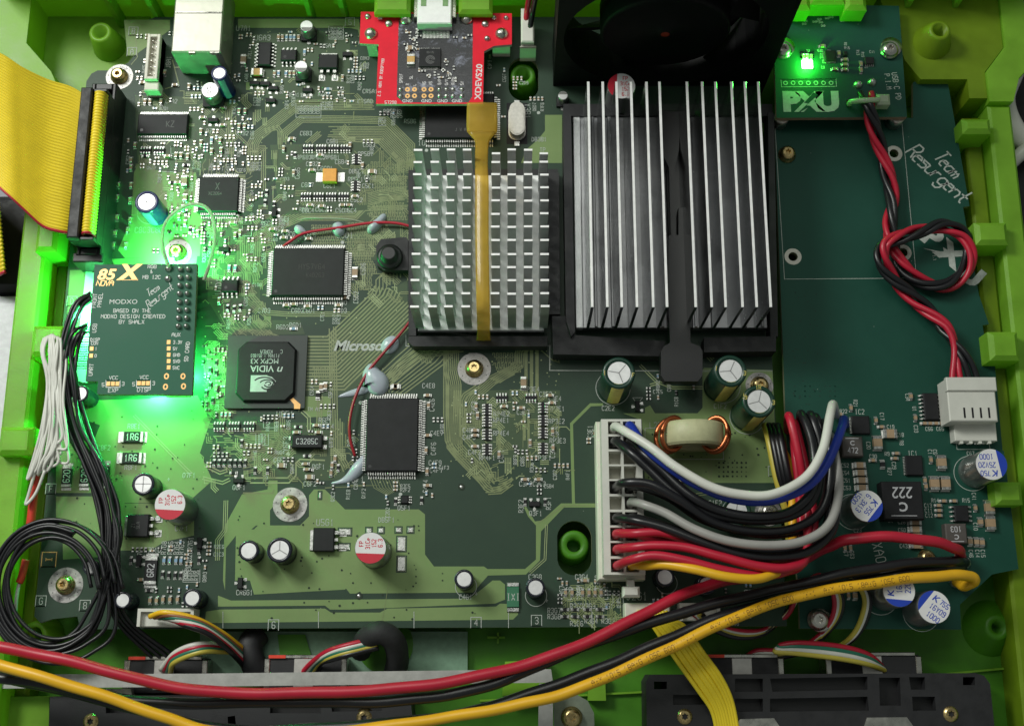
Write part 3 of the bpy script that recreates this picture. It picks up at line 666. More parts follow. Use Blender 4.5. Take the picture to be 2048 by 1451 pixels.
# ---- electrolytic capacitors
def stripe(mb, x, y, r, z, a0, a1, m, n=10):
    """sector of the rim, flat on top"""
    pts = [(x+r*math.cos(R(a0+(a1-a0)*i/n)), y+r*math.sin(R(a0+(a1-a0)*i/n))) for i in range(n+1)]
    mb.sheet(pts, z, m)
def ecap(px, py, d, h, sleeve, kind='plain', ang=0, parent=None, zb=0, name='electrolytic_capacitor', band=None):
    parent = parent or board
    x, y = P(px, py, zb+h); r = d/2; take(x, y, d, d); ir = r*(.74 if sleeve is not slv_grn else .7)
    mb = MB(); mb.lathe(x, y, [(r, zb), (r, zb+1.2), (r*.93, zb+1.7), (r, zb+2.2), (r, zb+h-.5), (r*.97, zb+h-.12), (r*.9, zb+h), (ir, zb+h), (ir, zb+h-.25)], 32, 0, True, False, False)
    o = mb.build(name, sleeve, parent)
    mb = MB(); mb.sheet(circ(x, y, ir*.995, 32), zb+h-.12); t = mb.build('vented_top', can_top, o)
    mb = MB(); n = {'cross': 4, 'tri': 3}.get(kind, 0)
    for i in range(n):
        a = R(ang+i*360/n); mb.line([(x, y), (x+ir*.92*math.cos(a), y+ir*.92*math.sin(a))], .26, zb+h-.1)
    if n: mb.build('vent_score', M_score, t)
    if band is not None:
        a = R(band); mb = MB(); k = 7
        pts = [a+R(-22+44*i/k) for i in range(k+1)]
        n1 = mb.add([(x+(r+.03)*math.cos(q), y+(r+.03)*math.sin(q), zb+.4) for q in pts]); n2 = mb.add([(x+(r+.03)*math.cos(q), y+(r+.03)*math.sin(q), zb+h-.5) for q in pts]); n3 = mb.add([(x+(ir+.02)*math.cos(q), y+(ir+.02)*math.sin(q), zb+h+.03) for q in pts])
        for i in range(k): mb.face((n1+i, n1+i+1, n2+i+1, n2+i), 0, True); mb.face((n2+i, n2+i+1, n3+i+1, n3+i), 0)
        mb.build('polarity_band', yel_print if sleeve is slv_grn else slv_band, o)
    return o, x, y
M_score = M('vent score', (.30, .30, .30), .5, .5)
for px, py, d, h, ang, band, marks in ((1238, 745, 8.6, 18, 50, -95, (('F', 16, -10), ('I', 16, 180))), (1461, 741, 8.6, 18, 65, -88, (('3', 16, -10), ('I', 16, 170))), (1518, 802, 8.6, 18, 75, -88, (('UF', 16, 160), ('1R', 16, 90), ('3', 16, -5)))):
    o, x, y = ecap(px, py, d, h, slv_grn, 'tri', ang, band=band)
    mb = MB()
    for s, rr, a in marks: stroke(mb, s, x+d*.43*math.cos(R(a)), y+d*.43*math.sin(R(a)), 1.1, a-90 if len(s) > 1 else a, h+.04, .16)
    mb.build('printed_marking', yel_print, o)
ecap(1473, 1022, 8, 9, slv_grn, 'tri', 80, band=-60)
ecap(293, 403, 6.6, 10, slv_blue, 'cross', 40, band=-97)
ecap(438, 146, 4.6, 11.5, slv_blue, 'plain', band=-75)
for px, py, d, h, k, a, bd in ((160, 786, 4.6, 8, 'plain', 0, None), (286, 967, 6.0, 8, 'cross', 0, 150), (497, 1100, 5.4, 7.5, 'plain', 0, 240), (559, 1099, 6.6, 7.5, 'tri', 90, 200), (928, 1157, 5, 7.5, 'plain', 0, 170), (1071, 1174, 5, 7, 'plain', 0, 140), (181, 1133, 4.2, 7.5, 'plain', 0, -120), (245, 1199, 4.4, 7.5, 'plain', 0, None), (384, 1195, 4.8, 7.5, 'plain', 0, 200), (1330, 1153, 5, 7, 'plain', 0, None), (1414, 1168, 5, 7, 'plain', 0, None)):
    ecap(px, py, d, h, slv_blk, k, a, band=bd)
# solid polymer capacitors with printed tops
def poly(px, py, lines, ang, stripe_ang, col, d=8.2, h=11.5, parent=None, zb=0, first_bold=False, frac=.32):
    parent = parent or board
    x, y = P(px, py, zb+h); r = d/2; take(x, y, d, d)
    mb = MB(); mb.lathe(x, y, [(r*1.06, zb), (r*1.06, zb+.5), (r, zb+.9), (r, zb+h-.7), (r*.96, zb+h-.2), (r*.9, zb+h)], 36, 0, True, False, True)
    o = mb.build('polymer_capacitor', can_side, parent)
    z = zb+h+.012; mb = MB(); mb.sheet(circ(x, y, r*.955, 40), z)
    mb.v = [(a, b, c if math.hypot(a-x, b-y) < r*.9 else zb+h-.12) for a, b, c in mb.v]; mb.v = [(x+(a-x), y+(b-y), z) for a, b, c in mb.v]
    top = mb.build('lacquered_top', cap_w, o)
    mb = MB(); hw = math.degrees(math.acos(1-2*frac)); stripe(mb, x, y, r*.956, z+.012, stripe_ang-hw, stripe_ang+hw, 0, 18); mb.build('polarity_mark', col, top)
    mb = MB(); ca, sa = math.cos(R(ang)), math.sin(R(ang)); nL = len(lines)
    off_ = -r*.27; sx_, sy_ = x+off_*math.cos(R(stripe_ang)), y+off_*math.sin(R(stripe_ang))
    for i, s in enumerate(lines):
        d_ = ((nL-1)/2-i)*1.75*(4/max(nL, 3))*.92
        if first_bold and i == 0:
            bold(mb, 'K', sx_-sa*d_-ca*1.75, sy_+ca*d_-sa*1.75, 1.55, ang, z+.012, 0, 1.1, .15, .02); stroke(mb, s[1:], sx_-sa*d_+ca*.6, sy_+ca*d_+sa*.6, 1.25, ang, z+.012, .2)
        else: stroke(mb, s, sx_-sa*d_, sy_+ca*d_, 1.3 if nL < 4 else 1.05, ang, z+.012, .2, 0, .72, .3)
    mb.build('printed_marking', col, top)
    return o
poly(340, 1008, ['FP', '31Ce', '152', '6.3'], 92, -93, cap_red); poly(741, 1095, ['FP', '31Ce', '152', '6.3'], 92, -92, cap_red)
poly(1243, 172, ['FP', '31Ce', '152', '6.3'], 0, 175, cap_red, 8, 14)
# surface-mount cans on square bases
def can(px, py, d, h, half, txt=None):
    x, y = P(px, py, h); r = d/2; take(x, y, d+1, d+1)
    mb = MB(); mb.prism([(x-r-.3, y-r-.3), (x+r+.3, y-r-.3), (x+r+.3, y+r-.5), (x+r-.5, y+r+.3), (x-r+.5, y+r+.3), (x-r-.3, y+r-.5)], .1, 1.0)
    o = mb.build('can_capacitor', chip, board)
    mb = MB(); mb.lathe(x, y, [(r, 1.0), (r, 1.6), (r*.93, 2.0), (r, 2.4), (r, h-.5), (r*.93, h-.1), (r*.86, h)], 28); c = mb.build('can', can_side, o)
    mb = MB(); mb.sheet(circ(x, y, r*.86, 28), h+.012); mb.build('top', can_top, c)
    mb = MB()
    if txt:
        for i, s in enumerate(txt): stroke(mb, s, x-.4, y+.5-i*1.2, .9, 0, h+.03, .13)
    else: stripe(mb, x, y, r*.84, h+.03, half-75, half+75, 0)
    mb.build('printed_marking', M_half if not txt else chip, c)
    mb = MB(); mb.box(x-.5, y-r-1.2, .04, x+.5, y-r-.35, .3); mb.box(x-.5, y+r+.35, .04, x+.5, y+r+1.1, .3); mb.build('solder_tabs', solder, o)
M_half = M('grey top marking', (.20, .20, .19), .5, .3)
can(613, 52, 4.0, 5.2, -90); can(602, 133, 4.0, 5.2, -90); can(420, 180, 5.4, 5.4, 0, ['47', '16Y']); can(1126, 191, 3.0, 4.2, 90)

# ---- passive parts: shared meshes
def smd(l, wd, h, body, end=None):
    mb = MB(); e = l*.22
    mb.box(-l/2+e, -wd/2*.97, .05, l/2-e, wd/2*.97, h*.97, 0); mb.box(-l/2, -wd/2, .03, -l/2+e, wd/2, h, 1, .06); mb.box(l/2-e, -wd/2, .03, l/2, wd/2, h, 1, .06)
    mb.box(-l/2-.35, -wd/2-.05, .02, -l/2+.1, wd/2+.05, .16, 1, .06); mb.box(l/2-.1, -wd/2-.05, .02, l/2+.35, wd/2+.05, .16, 1, .06)
    return mb.mesh('chip_part', [body, end or solder])
S_ = {'c6': (1.6, .8, .8, tan_c), 'r6': (1.6, .8, .5, chip), 'b6': (1.6, .8, .5, blue_r), 'c8': (2.0, 1.25, .9, tan_c), 'c12': (3.2, 1.6, 1.3, tan_c), 'y12': (3.3, 2.2, 1.4, yellow_c), 'r8': (2.0, 1.25, .6, chip), 'c18': (3.6, 2.4, 1.4, tan_c)}
SM = {k: (smd(*v), v) for k, v in S_.items()}
NM = {'c': 'ceramic_capacitor', 'r': 'resistor', 'b': 'resistor', 'y': 'tantalum_capacitor'}
def comp(kind, px, py, a=0, parent=None, zb=0):
    me, v = SM[kind]; x, y = P(px, py, zb+v[2]*.6); q = (v[0]+.9, v[1]+.2) if a % 180 == 0 else (v[1]+.2, v[0]+.9)
    take(x, y, *q); o = inst(me, NM[kind[0]], parent or board, x, y, zb, a); return o
def comps(s, parent=None, zb=0):
    for it in s.split(';'):
        q = it.split()
        if len(q) >= 3: comp(q[0], float(q[1]), float(q[2]), float(q[3]) if len(q) > 3 else 0, parent, zb)
comps('c12 487 120 90;y12 514 145 0;c8 744 343 0;c8 792 772 0;c12 710 545 90;c8 650 772 90;c8 643 774 90;r8 636 790 90;c8 790 773 0;c12 1047 765 90;c8 563 930 0;c8 619 953 0;c12 369 362 90;'
 'c6 633 850 0;c6 593 864 0;c6 637 864 0;r6 614 911 0;c6 611 927 0;c6 614 938 0;r6 596 853 0;b6 609 104 90;b6 573 75 90;b6 581 75 90;b6 588 75 90;c6 597 75 90;c6 565 75 90;c6 557 75 90;b6 557 147 90;b6 572 147 90;c6 580 147 90;c6 549 147 90;c6 588 147 90;b6 656 178 0;c6 685 155 90;'
 'c6 478 222 90;c6 490 222 90;c6 478 252 90;c6 489 252 90;c6 285 165 0;c6 290 203 90;c6 300 203 90;c6 322 203 90;c6 329 145 90;c6 350 170 0;c6 378 172 90;c6 405 235 0;c6 402 262 90;c6 445 215 0;b6 423 280 90;c6 423 302 90;c6 402 285 90;c6 440 280 90;c6 442 300 90;'
 'r6 533 385 90;r6 530 405 90;r6 548 408 90;c6 567 297 90;c6 587 345 90;c6 584 277 0;r6 583 280 0;r6 590 310 90;c6 725 330 90;c6 710 392 0;c6 620 410 0;c6 643 412 0;c6 685 410 0;c6 698 410 0;c6 700 290 90;c6 570 462 0;c6 567 475 0;c6 617 477 0;c6 545 458 0;'
 'b6 587 657 0;c6 432 505 0;c6 441 506 0;b6 458 536 90;b6 470 536 90;r6 470 430 0;c6 465 445 0;c6 438 600 90;r6 455 615 90;r6 468 617 90;r6 480 615 90;c6 573 610 0;c6 587 608 0;c6 615 612 0;c6 677 610 0;c6 690 595 0;c6 470 470 90;c6 480 465 90;'
 'c6 670 917 90;c6 664 930 90;c6 662 945 90;r6 676 935 90;c6 855 790 0;c6 857 810 90;c6 855 870 0;c6 852 900 90;c6 854 942 90;c6 855 970 0;r6 843 1000 90;r6 791 1002 90;r6 483 885 90;r6 428 925 90;r6 438 925 90;r6 448 925 90;r6 460 925 90;r6 470 925 90;r6 480 925 90;r6 490 925 90;r6 510 940 90;r6 535 940 90;r6 467 945 0;r6 619 939 0;'
 'c6 950 860 0;c6 950 870 0;c6 950 892 0;c6 952 812 90;c6 955 830 90;c6 1100 790 0;c6 1104 805 0;c6 1105 862 90;c6 1106 895 90;c6 1060 885 90;c6 998 908 90;c6 1050 958 0;c6 1077 958 0;r6 1050 1003 90;r6 1090 1003 90;c6 1190 866 90;c6 1192 876 90;c6 1008 812 0;c6 1042 815 0;'
 'c6 1131 1184 90;c6 1144 1184 90;c6 1165 1184 90;c6 1178 1184 90;c6 1190 1184 90;c6 1202 1184 90;c6 1170 1160 0;r6 1130 1218 0;r6 1130 1232 0;r6 1150 1218 0;r6 1175 1218 0;r6 1200 1218 0;r6 1150 1232 0;r6 1175 1232 0;r6 1200 1232 0;'
 'b6 328 1120 90;b6 339 1120 90;b6 352 1120 90;b6 362 1120 90;r6 325 1148 90;r6 337 1150 90;r6 350 1150 90;r6 361 1150 90;r6 275 1125 90;r6 298 1180 0;c6 300 1200 90;c6 313 1200 90;c6 326 1198 90;c6 340 1198 90;c6 355 1198 90;r6 262 1120 90;c6 282 1158 0;r6 398 1100 90;r6 398 1120 90;'
 'r6 432 725 90;r6 420 740 90;r6 432 745 90;r6 420 770 90;c6 432 775 90;r6 412 785 90;r6 425 800 90;c6 270 290 90;c6 262 320 90;c6 262 335 90;c6 262 370 90;c6 260 400 90;c6 260 440 90;c6 255 460 90;c6 252 490 90;c6 236 370 90;c6 234 395 90;c6 234 435 90;c6 230 466 90;c6 226 490 90;'
 'c8 370 395 90;r6 345 365 0;c6 356 365 0;c6 365 415 90;r6 372 425 90;c6 358 432 90;c6 370 445 90;r6 380 460 90;c6 395 465 90;c6 335 312 0;c6 352 310 90;c6 362 310 90;c6 375 312 90;r6 372 330 0;r6 290 312 0;c6 1340 922 0;c6 1365 960 0;c6 640 310 0;c6 624 340 0;c6 1370 1000 0;c6 445 250 0')
# large resistors with figures
def bigres(px, py, a, txt, l=6.3, wd=3.2):
    x, y = P(px, py, .8); take(x, y, 8, 8); mb = MB(); e = l*.13
    mb.box(-l/2+e, -wd/2, .05, l/2-e, wd/2, .8, 0, .06); o = mb.build('power_resistor', chip, board, None, (x, y, 0)); o.rotation_euler.z = R(a)
    for s in (-1, 1): m2 = MB(); m2.box(s*(l/2-e/2)-e/2, -wd/2, .03, s*(l/2-e/2)+e/2, wd/2, .82, 0, .05); m2.box(s*(l/2+.1), -wd/2, .02, s*(l/2+.9), wd/2, .12); m2.build('terminal', solder, o)
    m3 = MB(); stroke(m3, txt, 0, 0, 1.7, 0, .815, .22); m3.build('printed_marking', chip_print, o)
bigres(264, 873, 0, '1R6', 6.0, 2.9); bigres(261, 915, 0, '1R6', 6.0, 2.9); bigres(133, 952, 90, '620', 5.6, 2.6); bigres(169, 951, 90, '620', 5.6, 2.6); bigres(208, 947, 90, '620', 5.6, 2.6); bigres(301, 1140, 90, '6R2', 7.2, 3.2)
# orange capacitor on wide pads
x, y = P(660, 352, 1); mb = MB(); mb.box(-2, -2, .1, 2, 2, 1.9, 0, .15); o = mb.build('orange_capacitor', orange_c, board, None, (x, y, 0)); take(x, y, 10, 5)
for s in (-1, 1): m2 = MB(); m2.box(s*2.05, -1.5, .03, s*4.2, 1.5, .25, 0, .1); m2.build('solder_pad', solder, o)
# resistor packs
mb = MB(); mb.box(-1.6, -.75, .05, 1.6, .75, .55, 0, .05)
for i in range(4):
    for s in (-1, 1): mb.box(-1.42+i*.8, s*.45, .03, -.98+i*.8, s*1.0, .6, 1, .05); mb.box(-1.4+i*.8, s*1.0, .03, -1.0+i*.8, s*1.35, .2, 1)
rp = mb.mesh('resistor_pack', [chip, solder])
for px, py, a in [(616, 297, 0), (642, 297, 0), (667, 297, 0), (691, 297, 0), (612, 393, 0), (637, 393, 0), (662, 393, 0), (687, 393, 0), (713, 318, 90), (711, 372, 90), (974, 818, 90), (974, 842, 90), (974, 868, 90), (974, 898, 90), (1086, 815, 90), (1086, 840, 90), (1086, 865, 90), (1086, 896, 90), (1003, 795, 0), (1062, 795, 0), (438, 852, 0), (468, 852, 0), (498, 852, 0), (291, 301, 0), (318, 301, 0)]:
    x, y = P(px, py, .4); take(x, y, 3.6, 3.2); inst(rp, 'resistor_pack', board, x, y, 0, a)
# small three-legged transistors
mb = MB(); mb.box(-1.45, -.65, .15, 1.45, .65, 1.0, 0, .1)
for q in (-.95, .95): mb.box(q-.22, -1.3, .03, q+.22, -.6, .25, 1); mb.box(q-.4, -1.6, .02, q+.4, -1.0, .14, 1)
mb.box(-.22, .6, .03, .22, 1.3, .25, 1); mb.box(-.4, 1.0, .02, .4, 1.6, .14, 1)
sot = mb.mesh('transistor', [chip, solder])
for px, py, a in [(426, 240, 0), (546, 176, 0), (541, 201, 0), (509, 166, 0), (477, 960, 180), (548, 424, 90), (1069, 1007, 180), (448, 498, 0), (695, 108, 0), (277, 1120, 90), (399, 1085, 90), (615, 180, 0), (480, 1165, 90), (1275, 812, 90), (530, 167, 0)]:
    x, y = P(px, py, .8); take(x, y, 3.2, 3.4); inst(sot, 'transistor', board, x, y, 0, a)
# crystals
x, y = P(1034, 236, 3.6); mb = MB()
ov = lambda rx, ry: [(x+rx*math.cos(t)+0, y+(ry-rx if math.sin(t) > 0 else rx-ry)+rx*math.sin(t)) for t in [2*math.pi*(i+.5)/28 for i in range(28)]]
mb.prism(ov(2.5, 5.6), .1, .7); mb.prism(ov(2.15, 5.2), .7, 3.4); mb.prism(ov(1.8, 4.85), 3.4, 3.6)
o = mb.build('crystal_can', M('nickel can', (.52, .50, .46), .42, .9, .12, 120, .3, 500), board); take(x, y, 6, 12)
m2 = MB(); m2.box(x-3, y-6.5, .02, x+3, y+6.5, .09); m2.build('footprint', chip, o); m2 = MB(); m2.box(x-.8, y+5.7, .1, x+.8, y+7.2, .5, 0, .1); m2.box(x-.8, y-7.3, .1, x+.8, y-5.8, .5, 0, .1); m2.build('solder_tabs', solder, o)
x, y = P(614, 882, 2.2); mb = MB(); mb.box(x-4.1, y-1.75, .2, x+4.1, y+1.75, 2.3, 0, .2); o = mb.build('crystal_block', chip, board); take(x, y, 10.5, 5)
for sx_ in (-1, 1):
    for sy_ in (-1, 1): m2 = MB(); m2.box(x+sx_*4.0-.7, y+sy_*1.2-.6, .03, x+sx_*4.0+1.2*sx_, y+sy_*1.2+.6, .35, 0, .1); m2.build('solder_tab', solder, o)
print_on(o, [('C3285C', x, y, 1.4, 0, .17)], 2.32, chip_print)
# green fuse
x, y = P(1026, 1193, .8); mb = MB(); mb.box(x-1.6, y-2.6, .1, x+1.6, y+2.6, .9, 0, .1); o = mb.build('resettable_fuse', M('green fuse', (.03, .16, .08), .5), board); take(x, y, 4, 8)
for s in (-1, 1): m2 = MB(); m2.box(x-1.6, y+s*2.65, .05, x+1.6, y+s*3.8, .6, 0, .15); m2.build('terminal', solder, o)
print_on(o, [('IXI', x, y, 1.7, 0, .2)], .92, silk)
# empty solder lands
for px, py, w_, h_ in ((803, 1087, 2.4, 3.9), (803, 1127, 2.3, 4.0), (738, 1060, 1.6, 1.5), (762, 1060, 1.6, 1.5), (797, 1059, 1.7, 1.5), (821, 1059, 1.7, 1.6), (690, 1063, 3.4, 1.9), (688, 1093, 3, 1.7), (640, 990, .8, 2)):
    x, y = P(px, py); take(x, y, w_+1, h_+1); mb = MB(); mb.box(x-w_/2-.25, y-h_/2-.25, .02, x+w_/2+.25, y+h_/2+.25, .045, 1); mb.box(x-w_/2, y-h_/2, .04, x+w_/2, y+h_/2, .3, 0, .25); bp(mb, 'solder_land', [solder, pcb])
# toroid choke
x, y = P(1384, 872, 6); o = None
mb = MB(); ring = []
for i in range(37):
    a = 2*math.pi*i/36; ring.append((x+5.6*math.cos(a), y+0, 6.5+5.0*math.sin(a)))
path = [Vector(p) for p in ring]; k0 = len(mb.v)
for i in range(36):
    a = 2*math.pi*i/36
    mb.add([(x+q*math.cos(a), y+yy, 6.8+q*.86*math.sin(a)) for q, yy in ((8.2, -2.6), (8.2, 2.6), (7.6, 3.2), (4.4, 3.2), (3.8, 2.6), (3.8, -2.6), (4.4, -3.2), (7.6, -3.2))])
for i in range(36):
    for j in range(8): a_, b_ = k0+i*8+j, k0+i*8+(j+1) % 8; c_ = k0+((i+1) % 36)*8; mb.face((a_, b_, c_+(j+1) % 8, c_+j), 0, j in (0, 4))
o = bp(mb, 'toroid_choke', toroid_m); take(x, y, 18, 9)
for a in (0, 28, 152, 180):
    ca, sa = math.cos(R(a)), math.sin(R(a)); pts = []
    for i in range(25):
        t = 2*math.pi*i/24; q = 6.2+3.5*math.cos(t); yy = 4.5*math.sin(t); pts.append((x+q*ca+(.6*math.sin(t)), y+yy, 6.8+q*.86*sa))
    m2 = MB(); m2.tube(pts, .6, 8); m2.build('winding', copper, o)
# screws on tinned lands
def screw(px, py, pad, parent, zb=0, zh=2.4, r=2.2, m=brass, padr=4.6):
    x, y = P(px, py, zb+zh)
    par = parent
    if pad:
        bx_, by_ = P(px, py, zb+1); mb = MB(); mb.sheet(circ(x, y, padr, 36), zb+.115)
        rr = random.Random(px)
        par = mb.build('screw_land', tinned, parent); take(x, y, padr*2, padr*2)
        m2 = MB()
        for i in range(9): a = 2*math.pi*i/9+.2; m2.sheet(circ(x+padr*.82*math.cos(a), y+padr*.82*math.sin(a), .15, 8), zb+.125)
        m2.build('land_holes', chip, par)
    mb = MB(); st = []
    for i in range(12): a = 2*math.pi*i/12; st.append((x+(.95 if i % 2 else .62)*r/2.2*math.cos(a), y+(.95 if i % 2 else .62)*r/2.2*math.sin(a)))
    n = 24
    mb.lathe(x, y, [(r*1.15, zb+.1), (r*1.15, zb+.5), (r, zb+.7), (r, zb+zh-.9), (r*.86, zb+zh-.3), (r*.62, zb+zh)], n, 0, True, False, False)
    k = len(mb.v); c0 = circ(x, y, r*.62, 24)
    mb.sheet(c0, zb+zh-.001, 0, [st]); a_ = mb.add([(*p, zb+zh) for p in st]); b_ = mb.add([(*p, zb+zh-1.2) for p in st])
    for i in range(12): mb.face((a_+i, a_+(i+1) % 12, b_+(i+1) % 12, b_+i))
    mb.face([b_+i for i in range(12)])
    return mb.build('screw', m, par)
for px, py, pd in ((948, 733, 4.6), (577, 1006, 4.6), (125, 1168, 4.6), (351, 500, 4.0), (234, 146, 4.0)): screw(px, py, True, board, padr=pd)
screw(1522, 767, True, board, padr=3.8); screw(1540, 1022, True, board, padr=3.6, m=steel)
# white pin header, top left
x0_, y0_ = P(292, 158, 6); x1_, y1_ = P(321, 68, 6)
mb = MB()
for a, b, c_, d in ((x0_-.6, y0_, x0_+.3, y1_), (x1_-.8, y0_, x1_, y1_), (x0_+.3, y0_, x1_-.8, y0_+.9), (x0_+.3, y1_-.9, x1_-.8, y1_)): mb.box(a, b, .1, c_, d, 6.0, 0, .15)
mb.box(x0_-.5, y0_, .1, x1_, y1_, 4.2); hd = bp(mb, 'white_header', ivory); take((x0_+x1_)/2, (y0_+y1_)/2, 7, 17)
for i in range(6):
    for q in (.3, .68): m2 = MB(); xx = x0_+(x1_-x0_)*q; yy = y0_+1.9+i*(y1_-y0_-3.8)/5; m2.box(xx-.22, yy-.22, 4.2, xx+.22, yy+.22, 5.6, 0, .12); m2.build('pin', steel, hd)
m2 = MB(); m2.box(x0_-.9, y0_-2.8, .1, x1_+.2, y0_-.05, 4.5, 0, .3); m2.build('latch', ivory, hd)
# network socket
zt = 13.0; xa, ya = P(342, 104, zt); xb, _ = P(441, 104, zt); mb = MB()
mb.box(xa, ya, .1, xb, 193.5, zt, 0, .35); o = bp(mb, 'network_socket', M('tinned sheet', (.50, .49, .43), .48, .7, .12, 14, .1, 60, rvar=.12)); take((xa+xb)/2, 185, xb-xa, 30)
for t in (.3, .62): m2 = MB(); m2.box(xa+.3, ya+8+t*14, zt+.01, xb-.3, ya+8.5+t*14, zt+.25, 0, .1); m2.build('pressed_rib', steel, o)
m2 = MB(); m2.box(xa+5, ya-.35, zt-1.0, xa+6.8, ya-.02, zt+.15); m2.build('spring_tab', steel, o)
m2 = MB(); m2.box(xb-3, ya-.35, zt-1.2, xb-.4, ya-.02, zt+.15); m2.build('spring_tab', steel, o)
# fan plug
xa, ya = P(1040, 92, 9); xb, yb = P(1072, 40, 9); mb = MB(); mb.box(xa, ya, .1, xb, yb-8, 8.5, 0, .3); o = bp(mb, 'fan_socket', ivory)
m2 = MB(); m2.box(xa+.3, yb-7.9, 3, xb-.6, yb+3, 10.5, 0, .4); m2.build('plug', whitep, o)
m2 = MB(); m2.tube(wire([(1060, 55, 10), (1066, 20, 14), (1072, -10, 22)]), .8, 8); m2.build('lead', w_blk, o)
m2 = MB(); m2.tube(wire([(1052, 40, 10), (1055, 15, 13), (1060, -12, 20)]), .8, 8); m2.build('lead', w_red, o)
# IDE socket
xa, ya = P(158, 512, 4); xb = -112.9; yt = P(210, 170, 8)[1]; yb = P(170, 512, 8)[1]
mb = MB(); xl, xr = -119.6, -112.6
for q in ((xl, yb, xl+1.1, yt), (xr-1.1, yb, xr, yt), (xl+1.1, yb, xr-1.1, yb+2), (xl+1.1, yt-2, xr-1.1, yt)): mb.box(q[0], q[1], .1, q[2], q[3], 9, 0, .3)
mb.box(xl+1.1, yb+2, .1, xr-1.1, yt-2, 3); ide = bp(mb, 'ribbon_socket', blackp); take((xl+xr)/2, (yb+yt)/2, 9, yt-yb)
# label strip with bars under the add-on board
mb = MB(); mb.sheet(pix('172,541 184,541 184,545 206,545 200,765 166,765 148,758'), .115); o = bp(mb, 'paper_label', label_w)
mb = MB()
for i in range(26):
    y_ = 655+i*3.2+(i % 3); mb.sheet(pix(f'148,{y_} 190,{y_} 190,{y_+1+(i*7 % 3)*.6} 148,{y_+1+(i*7 % 3)*.6}'), .125)
mb.build('bar_lines', chip, o)

# ---- small loose-scattered parts, too fine to pick apart
sm = MB(); rr = random.Random(11)
def tiny(x, y, a, k):
    l, wd, h = 1.0, .5, .42; ca, sa = (1, 0) if a == 0 else (0, 1)
    def bx(u0, v0, z0, u1, v1, z1, m):
        p = [(u0*ca-v0*sa, u0*sa+v0*ca), (u1*ca-v1*sa, u1*sa+v1*ca)]
        sm.box(x+p[0][0], y+p[0][1], z0, x+p[1][0], y+p[1][1], z1, m)
    bx(-.28, -.24, .05, .28, .24, h, k); bx(-.62, -.27, .03, -.27, .27, h+.02, 3); bx(.27, -.27, .03, .62, .27, h+.02, 3)
silkm = MB()
def scatter(x0, y0, x1, y1, n, lab=.5, pre='CRCRQ', sec='ABCDEFG', rowa=None):
    """rows and columns of small parts with their designators"""
    done = tries = 0; n = int(n*.62)
    while done < n and tries < n*12:
        tries += 1; px, py = rr.uniform(x0, x1), rr.uniform(y0, y1); a = rr.choice([0, 90, 90]); x, y = P(px, py)
        cnt = rr.choice([1, 1, 2, 3, 4]); kk = rr.choice([0, 0, 0, 1, 1, 2])
        for i in range(cnt):
            xx, yy = (x+i*1.15, y) if a == 90 else (x, y-i*1.0)
            lx, ly = (1.3, .55) if a == 0 else (.55, 1.3)
            if not free(xx, yy, lx, ly): break
            take(xx, yy, lx, ly); tiny(xx, yy, a, kk); done += 1
            if rr.random() < lab:
                s = rr.choice(pre)+str(rr.randint(1, 8))+rr.choice(sec)+str(rr.randint(1, 9))
                tx, ty = (xx, yy-2.5) if a == 90 else (xx+2.6, yy)
                if free(tx, ty, *((.8, 2.6) if a == 90 else (2.8, .8))):
                    stroke(silkm, s, tx, ty, .95, 90 if a == 90 else 0, .07, .13); take(tx, ty, *((.8, 2.6) if a == 90 else (2.8, .8)))
for q in ((275, 60, 345, 220, 26), (380, 150, 500, 345, 110), (480, 62, 720, 205, 90), (255, 280, 400, 345, 40), (330, 345, 430, 500, 60), (270, 500, 330, 520, 4), (425, 430, 500, 640, 44), (500, 350, 560, 450, 26), (560, 280, 735, 420, 36), (520, 445, 600, 500, 10), (405, 690, 455, 830, 40), (410, 835, 520, 950, 22), (520, 830, 715, 975, 46), (620, 755, 670, 830, 10), (850, 780, 885, 1000, 12), (930, 780, 1115, 945, 46), (1030, 950, 1110, 990, 5), (255, 1080, 420, 1215, 46), (1115, 1155, 1215, 1240, 20), (1310, 740, 1420, 800, 14), (1270, 760, 1320, 830, 8), (1300, 1165, 1500, 1235, 26), (970, 110, 1030, 260, 16), (1060, 180, 1100, 230, 6), (730, 200, 850, 260, 8), (1160, 830, 1200, 900, 4), (560, 600, 700, 625, 8), (700, 940, 860, 1010, 10), (1290, 905, 1390, 970, 6)): scatter(*q)
bp(sm, 'small_components', [tan_c, chip, blue_r, solder], 'stuff')

